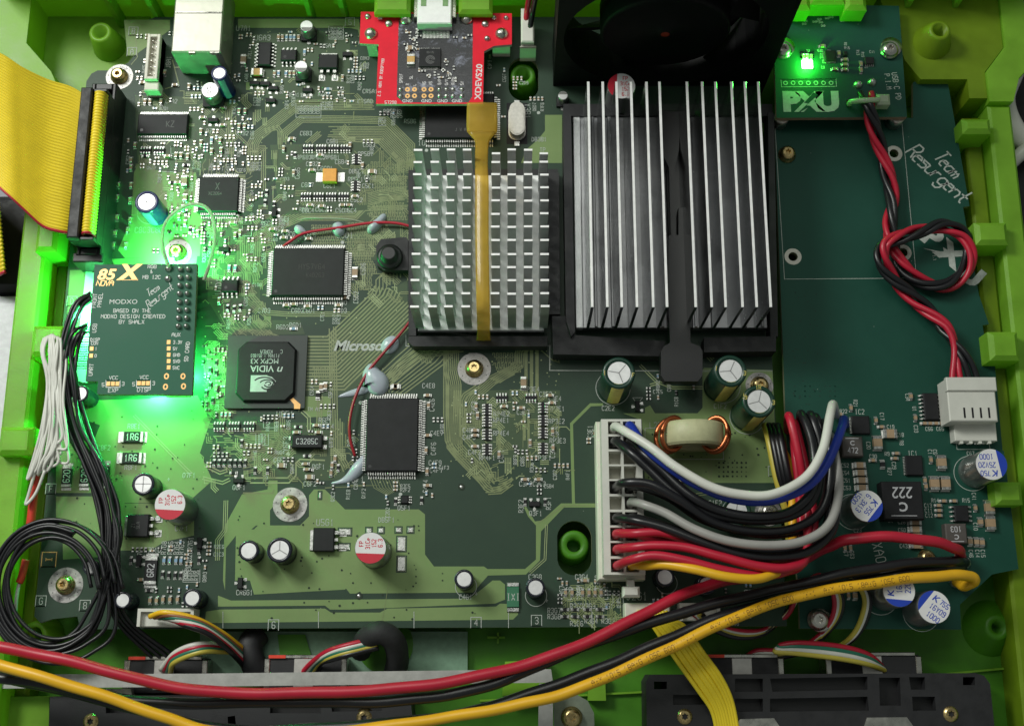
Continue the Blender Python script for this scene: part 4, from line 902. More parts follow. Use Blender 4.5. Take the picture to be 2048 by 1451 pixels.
# ---- printed lettering
T = '''C4E8 857 771 0;C4E6 864 810 90;C4E7 873 866 0;C4F6 867 897 90;C4F9 870 925 0;C4F7 872 940 0;C4F4 851 972 90;RP4E2 1003 827 0;RP4E1 1002 840 0;RP4E4 1002 866 0;RP4F1 974 915 0;RP3F1 1086 915 0;RP3E1 1113 817 0;RP3E2 1113 842 0;RP3E3 1115 881 0;C3E3 1091 788 0;C3E4 1110 797 0;C3E5 1112 865 90;C3F1 1105 903 90;C3F2 1051 967 0;C3F3 1078 967 0;Q3F1 1071 1026 0;R3F2 1042 1012 90;R3F1 1097 1006 90;C4E5 938 860 0;C4F3 938 874 0;C4F2 949 904 0;C4E3 948 815 90;C3E7 1046 824 0;C4F1 1003 912 90;RP3E4 1063 778 0;C3E1 1180 863 90;C2E2 1216 816 0;
U5F1 711 958 0 1.7;U6E1 570 828 0 1.7;R6E1 650 840 0;C6E4 655 852 0;Y6F3 572 888 90 1.5;C6F4 560 919 0;C6F2 620 967 0;R6F1 637 933 0;Q6F1 478 974 0;U6D1 690 470 0 1.7;U7D1 437 573 90 1.7;C7D3 528 621 0;C6D2 595 621 0;C6D1 618 621 0;C5D3 681 621 0;R6D1 591 650 0;R6D2 565 654 0;C5D6 726 538 90;C5D2 712 595 90;RP6B3 608 315 0;RP6B2 636 315 0;RP6B1 664 315 0;C6B1 665 283 0;C6B3 612 267 0;C5B3 738 290 0;RP5B1 731 308 0;C6B4 682 324 0;C6B2 624 328 0;C6C01 650 337 0;C6C1 659 372 0;C5B2 740 355 0;DB5C1 713 343 0;RP5C1 711 359 0;C5C1 736 372 0;C6C7 615 370 0;C6C4 616 421 0;C6C2 643 419 0;C5C3 683 421 0;C5C4 701 421 0;C5C2 713 400 0;CR6C1 564 438 0;R6C3 534 447 0;U7C1 481 441 0;C6C9 555 457 0;C6C6 578 468 0;C6C5 620 470 0;C6B5 595 347 90;DB7D1 433 337 0;
U6A3 525 76 0 1.7;U5A1 656 92 0;R6A2 648 189 0;Q6A1 615 191 0;R6A11 590 190 0;C5A3 683 185 90;CR5A1 740 183 0;CR5A0 730 203 0;DB5B1 782 223 0;R6B5 793 232 0;R5B6 820 243 0;Q7B1 424 262 0;R7B2 485 267 0;C8C3 285 460 0 1.6;C8C1 318 460 0 1.6;U7A1 487 57 0 1.6;J8A1 337 125 90 1.4;C7A2 343 203 0;
C7F1 363 1056 0;R8F1 262 934 0;R8E1 268 852 0;Q7F1 378 950 0;C8F2 208 895 0;R7G10 305 1099 0;R7G8 328 1095 90;R7G6 341 1095 90;R7G4 353 1095 90;R7G3 363 1095 90;CR7G2 378 1125 90;CR7G1 381 1090 90;Q7G1 280 1105 90;CR6G1 489 1184 0;U5G1 650 1044 0 1.7;Q5F1 808 1015 0;DB5F1 773 1039 0;C4G1 931 1193 0;C3G8 1070 1153 0;R3G7 1108 1220 0;R3G8 1108 1232 0;R3G5 1153 1211 0;R3G3 1177 1211 0;R3G6 1153 1246 0;R3G4 1182 1241 0;R3G2 1216 1241 0;R3G1 1213 1211 0;C3G4 1163 1153 0;C3G7 1124 1184 90;C3G6 1138 1186 90;C3G5 1159 1186 90;C3G2 1195 1163 90;C3G1 1211 1185 90;J2G1 1273 1191 0 2.0;C1F2 1440 812 0;L2E1 1315 850 0 1.6;C1F3 1430 1005 0;100 847 286 0 1.6;30 735 943 0 1.2;80 847 805 0 1.2;80 688 605 0 1.2;Y3B1 1055 222 -90 1.7;DB3B1 1078 279 0;TP 1085 300 0'''
for it in T.replace('\n', '').split(';'):
    q = it.split()
    if len(q) < 4: continue
    h_ = float(q[4]) if len(q) > 4 else 1.25; x, y = P(float(q[1]), float(q[2])); stroke(silkm, q[0], x, y, h_, float(q[3]), .075, .15)
def sbox(px, py, s, r=1.35, m=0):
    x, y = P(px, py); k = r; silkm.line([(x-k, y-k), (x+k, y-k), (x+k, y+k), (x-k, y+k), (x-k, y-k), (x+k, y-k)], .18, .078, m); stroke(silkm, s, x, y, 1.7, 0, .078, .17)
for a in ((267, 63, 'B'), (264, 104, 'A'), (144, 602, 'D'), (102, 977, 'F'), (82, 1201, 'G'), (170, 1210, '8'), (547, 1249, '6'), (952, 1244, '4'), (1073, 1240, '3'), (1236, 1196, '2'), (1547, 942, 'F'), (1058, 101, 'A'), (700, 45, '5')): sbox(*a)
def srect(s, w=.14): silkm.line(pix(s)+pix(s)[:2], w, .072)
srect('592,206 642,206 642,235 592,235'); srect('658,53 687,53 687,79 658,79'); srect('319,320 352,320 352,344 319,344'); srect('512,867 537,867 537,890 512,890'); srect('527,842 554,842 554,855 527,855'); srect('485,452 503,452 503,472 485,472'); srect('366,1138 400,1138 400,1163 366,1163'); srect('342,293 378,293 378,308 342,308')
srect('813,655 1100,690 1100,740 1545,745'); silkm.line(pix('812,670 812,692 1099,692 1099,741 1545,741'), .16, .073); silkm.line(pix('1290,856 1445,856 1447,918 1290,918 1290,856'), .14, .073)
for px, py, r_ in ((1226, 776, 4.7), (300, 424, 3.6), (164, 800, 2.7), (1446, 772, 4.7), (1494, 834, 4.7), (932, 1172, 2.8), (1072, 1190, 2.8), (1333, 1165, 2.8)): x, y = P(px, py); silkm.line(arcpts(x, y, r_, r_, 0, 360, 32), .16, .073)
for px, py, r_ in ((424, 330, .5), (437, 322, .5), (504, 430, .5), (503, 412, .5), (717, 351, .5), (799, 224, .6), (531, 955, .6)): x, y = P(px, py); silkm.line(arcpts(x, y, r_, r_, 0, 360, 12), .12, .073); silkm.line([(x-.2, y), (x+.2, y)], .4, .073)
for px, py in ((853, 301), (1077, 226), (576, 907), (721, 805), (801, 988), (440, 597), (685, 485)): x, y = P(px, py); silkm.sheet(circ(x, y, .5, 14), .074)
for x_ in (828, 1017, 637, 446, 1184): silkm.line(pix(f'{x_},1222 {x_},1255'), .16, .079)
for ax_ in (601, 609, 617, 625, 633, 641): pass
for i in range(6): stroke(silkm, f'C{5+i%2}B{i+1}', *P(598+i*7.6, 220), .95, 90, .073, .13)
for i in range(4): stroke(silkm, f'R{6}A{i+1}', *P(668, 57+i*6), .75, 0, .073, .1); stroke(silkm, f'R5A{i+1}', *P(680, 57+i*6), .75, 0, .073, .1); stroke(silkm, f'R7G{i+2}', *P(371+i*7.6, 1150), .95, 90, .079, .13); stroke(silkm, f'U7F{i+2}', *P(524, 870+i*5), .7, 0, .073, .12)
for s, px, py, a in (('+', 952, 1187, 0), ('+', 1093, 1200, 0), ('+', 337, 958, 0)): stroke(silkm, s, *P(px, py), 2.6, a, .075, .16)
m2 = MB(); bold(m2, 'Microsoft', *P(727, 691), 2.75, 0, .08, 0, 1.02, .28, .035); bp(m2, 'printed_logo', silk).location.z = .04*S
stroke(silkm, 'TM A1', *P(628, 818), 1.0, 0, .08, .12)
silkm.line(pix('1265,795 1285,795 1275,808 1265,795'), .14, .073); silkm.line(pix('1263,809 1288,809'), .14, .073)
bp(silkm, 'silkscreen_print', silk, 'stuff').location.z = .04*S
mb = MB(); x, y = P(98, 1118); k = 1.9; mb.line([(x-k, y-k), (x+k, y-k), (x+k, y+k), (x-k, y+k), (x-k, y-k), (x+k, y-k)], .24, .08); mb.line([(x-.8, y), (x+.8, y)], .3, .08); mb.line([(x-.8, y-.4), (x-.8, y+.4)], .2, .08); mb.line([(x+.8, y-.4), (x+.8, y+.4)], .2, .08); bp(mb, 'copper_figure', gold)
# ------------------------------------------------------------------ heat sinks
ZT = 23.5
gx = [(825, 844), (859.5, 876.5), (891.5, 908.5), (924.5, 941), (984.5, 1000.6), (1016.5, 1032.6), (1048.8, 1065), (1080.5, 1097)]
gy = [299.5, 324, 348.5, 375, 400.6, 427, 453, 480, 507.6, 533.6, 560, 586.5, 612.4]
hs = thing('pin_heatsink', 'silver pin heat sink with square fins under the amber strap', 'heat sink', loc=(0, 0, 0))
yf, yb_ = P(960, 614, ZT)[1]-.3, P(960, 350, 4)[1]
xa, xb = P(836, 657, 4)[0], P(1088, 657, 4)[0]
mb = MB(); mb.box(xa, yf-.4, 2.2, xb, P(960, 299, ZT)[1]+1, 4.2, 0, .2); mb.build('base_plate', alu_top, hs)
rr = random.Random(3)
FB = {}
for i, (a, b) in enumerate(gx):
    x0 = P(a, 612, ZT)[0]; x1 = P(b, 612, ZT)[0]
    # photo columns drift slightly with height; use the middle row
    xm0, xm1 = P(a+1.5 if i < 4 else a-1, 300, ZT)[0], P(b+1.5 if i < 4 else b-1, 300, ZT)[0]
    cx = (xm0+xm1)/2; wd = 2.25
    for j, yy in enumerate(gy):
        y = P(960, yy, ZT)[1]; short = (j == 0 and i in (4, 7))
        mb = MB(); tl = rr.uniform(-.1, .1) if not short else -.9
        zt = ZT-(0 if not short else .3); t = .28
        k = mb.add([(-wd/2, -t, 0), (wd/2, -t, 0), (wd/2, t, 0), (-wd/2, t, 0), (-wd/2, -t+tl, zt-4.15), (wd/2, -t+tl, zt-4.15), (wd/2, t+tl, zt-4.15), (-wd/2, t+tl, zt-4.15)])
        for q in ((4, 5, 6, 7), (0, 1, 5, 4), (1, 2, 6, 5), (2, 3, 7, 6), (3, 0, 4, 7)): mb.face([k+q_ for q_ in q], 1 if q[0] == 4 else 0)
        mb.build('fin', [alu, alu_edge], hs, None, (cx+rr.uniform(-.08, .08), y, 4.15))
# large sink with long blades
hs2 = thing('blade_heatsink', 'large silver heat sink with twelve long blade fins', 'heat sink')
fx = [1184.7, 1215, 1244, 1274.5, 1307, 1334.5, 1392, 1424, 1452, 1485.7, 1514, 1542]
ZC = 24.5; y0, y1 = P(1300, 614, ZC)[1], P(1300, 163, ZC)[1]
xa, xb = P(1152, 661, 4)[0], P(1535, 661, 4)[0]
xs_ = P(fx[0], 614, ZC)[0]-1.2; mb = MB(); mb.box(xa, y0+.3, 2, xs_, y1-.3, 4.4, 0, .15); mb.build('bare_edge', alu_top, hs2); mb = MB(); mb.box(xs_+.02, y0+.3, 2, xb, y1-.3, 4.2, 0, .15)
for q in range(11): x = P(fx[0], 614, ZC)[0]+q*4.55+2; mb.box(x, y0+.5, 4.15, x+.8, y1-.5, 4.7, 0, .2)
mb.build('base_plate', M('shaded machined aluminium', (.30, .30, .31), .42, .8, .3, 12, .1, 120, rvar=.1), hs2)  # plate coloured darker to carry the shade between the fins
for i, f in enumerate(fx):
    x = P(f, 614, ZC)[0]; mb = MB(); t = .37
    k = mb.add([(x-t*1.15, y0, 4.1), (x+t*1.15, y0, 4.1), (x+t*1.15, y1, 4.1), (x-t*1.15, y1, 4.1), (x-t, y0, ZC-.12), (x+t, y0, ZC-.12), (x+t, y1, ZC-.12), (x-t, y1, ZC-.12), (x-t+.08, y0+.08, ZC), (x+t-.08, y0+.08, ZC), (x+t-.08, y1-.08, ZC), (x-t+.08, y1-.08, ZC)])
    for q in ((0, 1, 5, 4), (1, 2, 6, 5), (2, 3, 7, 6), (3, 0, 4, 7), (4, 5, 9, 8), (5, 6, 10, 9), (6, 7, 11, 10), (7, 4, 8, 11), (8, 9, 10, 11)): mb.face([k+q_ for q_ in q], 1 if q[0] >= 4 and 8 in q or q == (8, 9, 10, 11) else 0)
    mb.build('fin', [alu_side, alu_edge], hs2)
# black frames
fr = thing('retaining_bracket', 'black plastic frame clamping the pin heat sink, with a round post', 'bracket')
def fb(s, z0, z1, name, par, m=blackr, c=0):
    mb = MB(); mb.prism(pix(s, z1), z0, z1); return mb.build(name, m, par)
fb('817,672 1095,672 1095,692 826,692 817,684', .3, 4.5, 'front_rail', fr); fb('817,340 832,340 832,671 817,671', .3, 4.2, 'side_rail', fr); fb('1092,345 1118,345 1120,628 1094,628', .3, 5.5, 'side_rail', fr)
fb('833,338 1116,338 1116,356 833,356', .3, 4.0, 'back_rail', fr); fb('752,492 762,478 812,474 816,478 816,540 768,540 754,530', .3, 3.2, 'lug', fr)
x, y = P(778, 508, 6); mb = MB(); mb.lathe(x, y, [(3.6, 3.2), (3.6, 4.2), (2.9, 4.4), (2.3, 4.6), (2.2, 6.6), (1.7, 7.0)], 20); mb.build('post', blackp, fr)
fr2 = thing('lever_clip_bracket', 'black plastic frame and lever clip holding the blade heat sink', 'bracket')
fb('1126,222 1142,222 1150,664 1142,672 1132,640', .3, 8, 'side_rail', fr2); fb('1127,208 1545,208 1545,232 1127,232', .3, 5, 'back_rail', fr2)
fb('1104,632 1140,632 1150,670 1330,682 1330,712 1106,708', .3, 6, 'front_rail', fr2); fb('1408,675 1552,672 1552,702 1408,704', .3, 6, 'front_rail', fr2); fb('1536,225 1548,225 1556,672 1541,672', .3, 6, 'side_rail', fr2)
def slab(s, zs, th, name, par, m):
    """polygon whose height varies along the photograph's vertical; zs maps photo row to height"""
    pts = [tuple(float(q) for q in p.split(',')) for p in s.split()]
    mb = MB(); top = []
    for px, py in pts:
        z = zs(py); top.append((*P(px, py, z), z))
    n = len(top); a = mb.add(top); b = mb.add([(x_, y_, z_-th) for x_, y_, z_ in top])
    mb.face([a+i for i in range(n)][::-1]); mb.face([b+i for i in range(n)])
    for i in range(n): j = (i+1) % n; mb.face((a+i, a+j, b+j, b+i))
    return mb.build(name, m, par)
mb = MB(); mb.box(P(1341, 614, 7)[0], y0-.5, 4.25, P(1386, 614, 7)[0], y1+.5, 6.5, 0, .3); mb.build('clip_bed', blackp, fr2)
slab('1326,225 1356,225 1360,240 1358,300 1350,335 1352,470 1342,470 1338,335 1326,310', lambda y: 10, 4, 'spring_tongue', fr2, blackp)
slab('1357,415 1372,415 1376,430 1381,685 1400,692 1405,702 1405,750 1396,762 1330,762 1322,750 1322,702 1328,692 1340,685 1336,560 1338,470 1357,470', lambda y: 11, 3.5, 'lever', fr2, blackp)
# amber strap
st = thing('amber_strap', 'amber translucent plastic strap over the pin heat sink', 'strap')
def strip(centre, mt, name, par, th=.7):
    """strap along pixel centres: (px, py, z, half width px)"""
    mb = MB(); L_ = []; R_ = []
    c = spline([(a, b, z) for a, b, z, w_ in centre], 6); ww = spline([(w_, 0, 0) for a, b, z, w_ in centre], 6)
    rows = []
    for p, q in zip(c, ww):
        x0, y0_ = P(p.x-q.x, p.y, p.z); x1, _ = P(p.x+q.x, p.y, p.z); rows.append((x0, x1, y0_, p.z))
    k = len(mb.v); prof = ((0, 0), (.12, th*.55), (.34, th*.5), (.5, th), (.66, th*.5), (.88, th*.55), (1, 0))
    for x0, x1, y_, z_ in rows: mb.add([(x0+(x1-x0)*u, y_, z_+h_) for u, h_ in prof]); mb.add([(x0, y_, z_-th*.4), (x1, y_, z_-th*.4)])
    m_ = 9
    for i in range(len(rows)-1):
        for a, b in ((0, 1), (1, 2), (2, 3), (3, 4), (4, 5), (5, 6), (6, 8), (8, 7), (7, 0)): mb.face((k+i*m_+a, k+i*m_+b, k+(i+1)*m_+b, k+(i+1)*m_+a), 0, a < 6)
    o_ = [0, 1, 2, 3, 4, 5, 6, 8, 7]
    mb.face([k+q for q in o_]); mb.face([k+(len(rows)-1)*m_+q for q in o_][::-1])
    return mb.build(name, mt, par)
strip([(964, 206, 9, 30), (964, 225, 9.3, 30.5), (964, 250, 9.6, 31), (964, 264, 10, 30)], amber_m, 'clip_head', st)
strip([(964, 264.5, 10, 29), (964, 273, 10.5, 21), (964, 284, 12, 14), (963, 310, 17, 13), (963, 340, 22.5, 13), (964, 370, 23.4, 13.5), (964, 480, 23.4, 13.5), (966, 600, 23, 13.5), (967, 640, 18, 13), (967, 665, 10, 13), (967, 682, 4, 16), (967, 692, 2, 30)], amber_m, 'band', st, .9)

# ------------------------------------------------------------------ fan at the back
fanblk = M('fan black', (.003, .003, .0035), .55, 0, .1, spec=.2)
fan = thing('case_fan', 'black square fan standing behind the blade heat sink', 'fan')
yF = P(1300, 172, 0)[1]; xl, xr = P(1106, 172, 0)[0], P(1530, 172, 0)[0]; zc_ = 27.5; xc = P(1330, 75, 27)[0]
def yz_ring(cx, cz, r, n=40): return [(cx+r*math.cos(2*math.pi*i/n), cz+r*math.sin(2*math.pi*i/n)) for i in range(n)]
mb = MB()
sq = [(xl, -6), (xr, -6), (xr, 62), (xl, 62)]; mb.prism(sq, 0, 14, 0, [yz_ring(xc, zc_, 27.5)])
mb.v = [(a, yF+14-c_, b) for a, b, c_ in mb.v]; mb.build('frame', fanblk, fan)
mb = MB(); mb.lathe(0, 0, [(17.6, -9), (17.6, -1), (16.8, 0), (16.3, -.4), (2.2, -.4), (2.0, 0), (.1, 0)], 40); mb.v = [(xc+a, yF-c_+1, zc_+b) for a, b, c_ in mb.v]; hub = mb.build('hub', fanblk, fan)
mb = MB(); mb.lathe(0, 0, [(1.2, .02), (.9, .12), (.1, .12)], 14); mb.v = [(xc+a, yF-c_+1, zc_+b) for a, b, c_ in mb.v]; mb.build('reflection_dot', M('dull red dot', (.25, .02, .01), .5), hub)  # red dot on the hub is a painted reflection
for i in range(7):
    a = 2*math.pi*i/7; mb = MB(); pts = []
    for u, v_, d in ((17.2, 0, 2), (26.8, -3, 2), (26.8, 9, 9), (17.2, 9, 9)): q = a+v_/22; pts.append((xc+u*math.cos(q), yF+d+5, zc_+u*math.sin(q)))
    n = mb.add(pts+[(p[0], p[1]+.6, p[2]) for p in pts]); mb.face((n, n+1, n+2, n+3)); mb.face((n+7, n+6, n+5, n+4))
    for i_ in range(4): mb.face((n+i_, n+(i_+1) % 4, n+4+(i_+1) % 4, n+4+i_))
    mb.build('blade', fanblk, fan)

# ------------------------------------------------------------------ red HDMI adapter board
hd = thing('red_adapter_board', 'red and black video adapter board with a silver socket', 'circuit board', loc=(0, 0, 0))
Z = 8.5
ro = pix('721.7,23.8 1023.6,27 1023.6,89 988,92 968,103 966,208 752,208 757,89 719,87', Z)
mb = MB(); mb.prism(ro, Z-1.2, Z, 0, (), 1); mb.build('board_panel', [red_pcb, M('pale board edge', (.55, .50, .45), .7)], hd)
bx0, by0 = P(793, 205, Z); bx1, by1 = P(946, 28, Z); c = 1.8
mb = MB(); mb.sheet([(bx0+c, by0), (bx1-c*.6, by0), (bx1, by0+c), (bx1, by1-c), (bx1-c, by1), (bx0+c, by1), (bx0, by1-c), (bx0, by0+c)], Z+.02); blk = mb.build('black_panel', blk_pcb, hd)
# pale smears painted into the panel's colour stand in for reflections
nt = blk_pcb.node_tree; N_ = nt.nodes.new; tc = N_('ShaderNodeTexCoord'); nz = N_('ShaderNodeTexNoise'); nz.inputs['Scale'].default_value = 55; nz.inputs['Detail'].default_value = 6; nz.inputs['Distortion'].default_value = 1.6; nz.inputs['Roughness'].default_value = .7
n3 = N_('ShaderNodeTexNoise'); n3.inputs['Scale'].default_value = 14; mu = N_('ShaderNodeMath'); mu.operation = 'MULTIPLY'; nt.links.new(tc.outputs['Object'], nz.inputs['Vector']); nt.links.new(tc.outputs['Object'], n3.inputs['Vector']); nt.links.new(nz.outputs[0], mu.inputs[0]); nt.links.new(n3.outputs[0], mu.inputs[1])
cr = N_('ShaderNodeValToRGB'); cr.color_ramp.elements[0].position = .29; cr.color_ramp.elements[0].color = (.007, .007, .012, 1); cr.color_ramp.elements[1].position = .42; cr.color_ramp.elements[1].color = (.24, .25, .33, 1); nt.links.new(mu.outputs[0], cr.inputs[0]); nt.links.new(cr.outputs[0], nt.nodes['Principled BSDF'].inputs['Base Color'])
x, y = P(860, 115, Z+1.2); mb = MB(); mb.box(x-3.1, y-2.9, Z+.05, x+3.1, y+2.9, Z+1.2, 0, .1); b = mb.build('chip', chip, hd)
pm = MB(); pins(pm, x, y, 5.2, 16, 'S', 2.9, .6, .8, .16); pins(pm, x, y, 5.2, 16, 'N', 2.9, .6, .8, .16); pm.v = [(a, b_, c_+Z) for a, b_, c_ in pm.v]; pm.build('pin_rows', solder, b, 'stuff')
m2 = MB(); 
for r_ in (.5, .9, 1.25): m2.line(arcpts(x+.1, y-.7, r_, r_, 0, 330, 16), .18, Z+1.215)
stroke(m2, 'ADV75', x, y+1.6, .6, 0, Z+1.215, .08); m2.build('printed_marking', chip_hi, b)
# HDMI socket
xa, ya = P(834, 47, Z+4); xb, _ = P(903, 47, Z+4); mb = MB(); mb.box(xa, ya, Z+.05, xb, 199, Z+4, 0, .3); sk = mb.build('video_socket', M('glare-white shell', (.88, .88, .88), .4, .1, .05), hd)  # metal shell coloured near white to imitate glare
for s in (0, 1): m2 = MB(); xx = (xa-1.2, xa-.02) if s == 0 else (xb+.02, xb+1.2); m2.box(xx[0], ya+3, Z+.05, xx[1], ya+9, Z+2.2, 0, .2); m2.build('shell_tab', steel, sk)
for s in (xa+1, xb-2.6): m2 = MB(); m2.box(s, ya+5.5, Z+4.02, s+1.5, ya+8.5, Z+4.15); m2.build('spring_slot', M('slot green', (.20, .35, .15), .5), sk)
m2 = MB()
for i in range(19): x_ = P(846, 70, Z)[0]+i*.41; m2.box(x_, P(846, 78, Z)[1], Z+.05, x_+.2, P(846, 62, Z)[1], Z+.35)
m2.build('pin_rows', solder, sk, 'stuff')
def blob(px, py, r, h, par, z, mt=solder, name='solder_joint', wash=None):
    x, y = P(px, py, z+h*.5); mb = MB(); mb.lathe(x, y, [(r, z+.02), (r*.92, z+h*.35), (r*.6, z+h*.8), (r*.2, z+h)], 18); o = mb.build(name, mt, par)
    if wash: m2 = MB(); m2.sheet(circ(x, y, r*1.25, 20), z+.025); m2.build('annular_ring', wash, o)
for px, py, r in ((735, 32, .95), (760, 34, .9), (777, 46, 1.15), (970, 47, 1.1), (988, 35, .8), (1012, 35, .75), (974, 76, .9)): blob(px, py, r, .9, hd, Z)
for px, py in ((741, 65), (1003, 65), (811, 36), (933, 36)): blob(px, py, 1.9, 1.6, hd, Z, steel, 'solder_joint', M_ring if 'M_ring' in globals() else None)
for px, c_ in ((801, 0), (815, 1), (829, 2), (848, 2), (862, 2), (879, 0), (893, 0), (906, 0), (924, 0)):
    for py in (179, 192):
        x, y = P(px, py, Z); m2 = MB(); m2.sheet(circ(x, y, .72, 16), Z+.03, 0, [circ(x, y, .28, 10)]) if c_ else m2.lathe(x, y, [(.7, Z+.03), (.5, Z+.4), (.1, Z+.55)], 14)
        m2.build('contact', gold if c_ else solder, hd)
mb = MB()
for px in (815, 853, 885, 914): bold(mb, 'GND', *P(px, 202, Z), .92, 0, Z+.035, 0, 1.0, 0, .01)
for s, px, py in (('SPDIF', 802, 157), ('R', 815, 169), ('SL', 822, 155), ('L', 829, 170), ('HS', 848, 167), ('VS', 861, 167), ('B/Pb', 879, 162), ('G/Y', 893, 165), ('R/Pr', 906, 162), ('5V', 924, 167)): stroke(mb, s.replace('b', 'B').replace('r', 'R'), *P(px, py, Z), .85, 90, Z+.035, .13)
bold(mb, 'XDEVS20', *P(957, 164, Z), 1.7, 88, Z+.02, 0, 1.12, 0, .02)
stroke(mb, 'E.S. HDMI BY R3DSP7V90', *P(762, 155, Z), .75, 86, Z+.02, .13); stroke(mb, '57298', *P(781, 205, Z), .95, 0, Z+.02, .13)
mb.build('printed_lettering', M('bright silkscreen', (.74, .72, .72), .55), hd, 'stuff')
comps('c6 817 101 90;c8 820 96 0;y12 822 120 90', hd, Z); rr = random.Random(2); sm = MB(); occ_keep = list(occ)
for i in range(40): px, py = rr.choice([(rr.uniform(880, 940), rr.uniform(60, 170)), (rr.uniform(830, 905), rr.uniform(140, 158)), (rr.uniform(805, 840), rr.uniform(60, 100))]); tiny(*P(px, py, Z), rr.choice([0, 90]), rr.choice([0, 1, 1]))
sm.v = [(a, b_, c_+Z) for a, b_, c_ in sm.v]; sm.build('small_components', [tan_c, chip, blue_r, solder], hd, 'stuff')
mb = MB(); mb.box(P(735, 110, 4)[0], P(735, 100, 4)[1], .1, P(755, 100, 4)[0], P(755, 60, 4)[1], Z-1.25); mb.build('spacer_block', ivory, hd); mb = MB(); mb.box(P(985, 110, 4)[0], P(985, 100, 4)[1], .1, P(1020, 100, 4)[0], P(755, 60, 4)[1], Z-1.25); mb.build('spacer_block', ivory, hd)

# ------------------------------------------------------------------ green add-on board with a green lamp under it
mc = thing('green_addon_board', 'small green add-on board glowing green underneath, left side', 'circuit board')
Z = 9.0
mb = MB(); mo = pix('189,529 394,527 384,789 194,788 196,762 171,762', Z); mb.prism(mo, Z-1.6, Z, 0, (), 1); mb.build('board_panel', [pcb_chip, edge], mc)
L = MB(); z = Z+.03
tx = lambda px, py: P(px, py, z)
for s, px, py, h, wd in (('RGB', 304, 533, .95, 1.0), ('&', 303, 543, .9, .8), ('MB I2C', 303, 554, .95, 1.0), ('BASED ON THE', 264, 621, 1.0, .95), ('MODXO DESIGN CREATED', 266, 632.5, 1.0, .98), ('BY SHALX', 263, 643.5, 1.0, .98), ('AUX', 352, 669, 1.0, .9), ('VCC', 227, 755, .95, 1.0), ('VCC', 288, 754, .95, 1.0), ('EXP', 226, 780, 1.05, 1.0), ('DISP', 287.5, 779, 1.05, 1.0), ('5', 206, 769, 1.0, .9), ('3', 246, 767, 1.0, .9), ('5', 267, 768, 1.0, .9), ('3', 307, 766, 1.0, .9), ('DISP', 190, 679, .85, .8), ('CON', 189, 686, .85, .8), ('1', 192, 697, .8, .8), ('0', 191, 711, .8, .8), ('3.3V', 355, 684, .85, .75), ('5V', 350, 697, .85, .75), ('GND', 353, 709.5, .85, .8), ('SWD', 353, 722, .85, .8), ('SWC', 352, 735, .85, .8)): stroke(L, s, *tx(px, py), h, 0, z, .16, 0, wd)
for s, px, py, h, wd in (('FRONT', 189, 601, 1.05, .85), ('PANEL', 200, 600, 1.05, .85), ('USB', 189, 656, 1.05, .9), ('UART', 182, 739, 1.05, .9), ('SD CARD', 374, 703, 1.0, .85)): stroke(L, s, *tx(px, py), h, 88, z, .16, 0, wd)
bold(L, 'MODXO', *tx(247, 603), 1.25, 0, z, 0, 1.1); 
stroke(L, 'Team', *tx(306, 579), 2.0, 36, z, .17, 0, .62, .1, .3); stroke(L, 'Resurgent', *tx(319, 590), 2.2, 42, z, .17, 0, .6, .08, .3)
for px, n in ((226, 3), (287, 3)):
    a = pix(f'{px-14},760 {px+14},760 {px+14},774 {px-14},774', z); L.line(a+a[:2], .2, z)
L.build('printed_lettering', M('crisp silkscreen', (.72, .76, .72), .6), mc, 'stuff')
L = MB(); bold(L, '85', *tx(214, 548.5), 2.9, 0, z, 0, 1.15, .2, .03); bold(L, 'X', *tx(259, 544), 4.1, 0, z, 0, 1.1, .2, .05); stroke(L, 'NOVA', *tx(210, 566), 1.45, 0, z, .22, 0, 1.05, .2, .2)
L.line([tx(236, 560), tx(276, 559)], .12, z); L.build('gold_lettering', gold, mc, 'stuff')
for px, py in [(337.5, 684+i*12.6) for i in range(5)]+[(183.5, 697), (182.5, 711)]+[(217+i*9, 767) for i in range(3)]+[(278+i*9, 766) for i in range(3)]:
    x, y = P(px, py, Z); m2 = MB(); m2.box(x-.52, y-.6, Z+.02, x+.52, y+.6, Z+.1, 0, .04); m2.build('gold_pad', gold, mc)
for i in range(8):
    for k in (0, 1):
        px, py = 360+k*16-i*.6, 537+i*16.3; blob(px, py, .82, 1.5, mc, Z)
for px, py in ((336, 536), (335, 556)): blob(px, py, 1.0, 1.2, mc, Z)
for px, py in ((333, 752), (331, 773), (366, 752), (367, 772)):
    x, y = P(px, py, Z); m2 = MB(); m2.sheet(circ(x, y, .85, 16, .8), Z+.03, 0, [circ(x, y, .45, 12, .7)]); m2.build('hole_ring', gold, mc)
m2 = MB(); m2.box(*P(332, 792, 7)[:2], Z-3.4, *P(380, 780, 7), Z-1.65, 0, .2); m2.build('card_slot', steel, mc)
m2 = MB()
for i in range(8):
    for k in (0, 1): x, y = P(360+k*16-i*.6, 537+i*16.3, Z); m2.box(x-.3, y-.3, .1, x+.3, y+.3, Z-1.7)
m2.build('header_pins', steel, mc, 'stuff')
xx, yy = P(368, 600, 4); m2 = MB(); m2.box(xx-2.6, yy-12, 2.0, xx+2.6, yy+9, Z-1.65, 0, .2); m2.build('header_block', blackp, mc)
ledm = M('lit green lamp', (.1, .9, .3), .4, 0, 0, emit=(.02, 1, .22), es=60)
def lampl(name, loc, e, col, r, par):
    l = bpy.data.lights.new(name, 'POINT'); l.energy = e; l.color = col; l.shadow_soft_size = r*S
    o = bpy.data.objects.new(name, l); COL.objects.link(o); o.parent = par; o.location = Vector(loc)*S
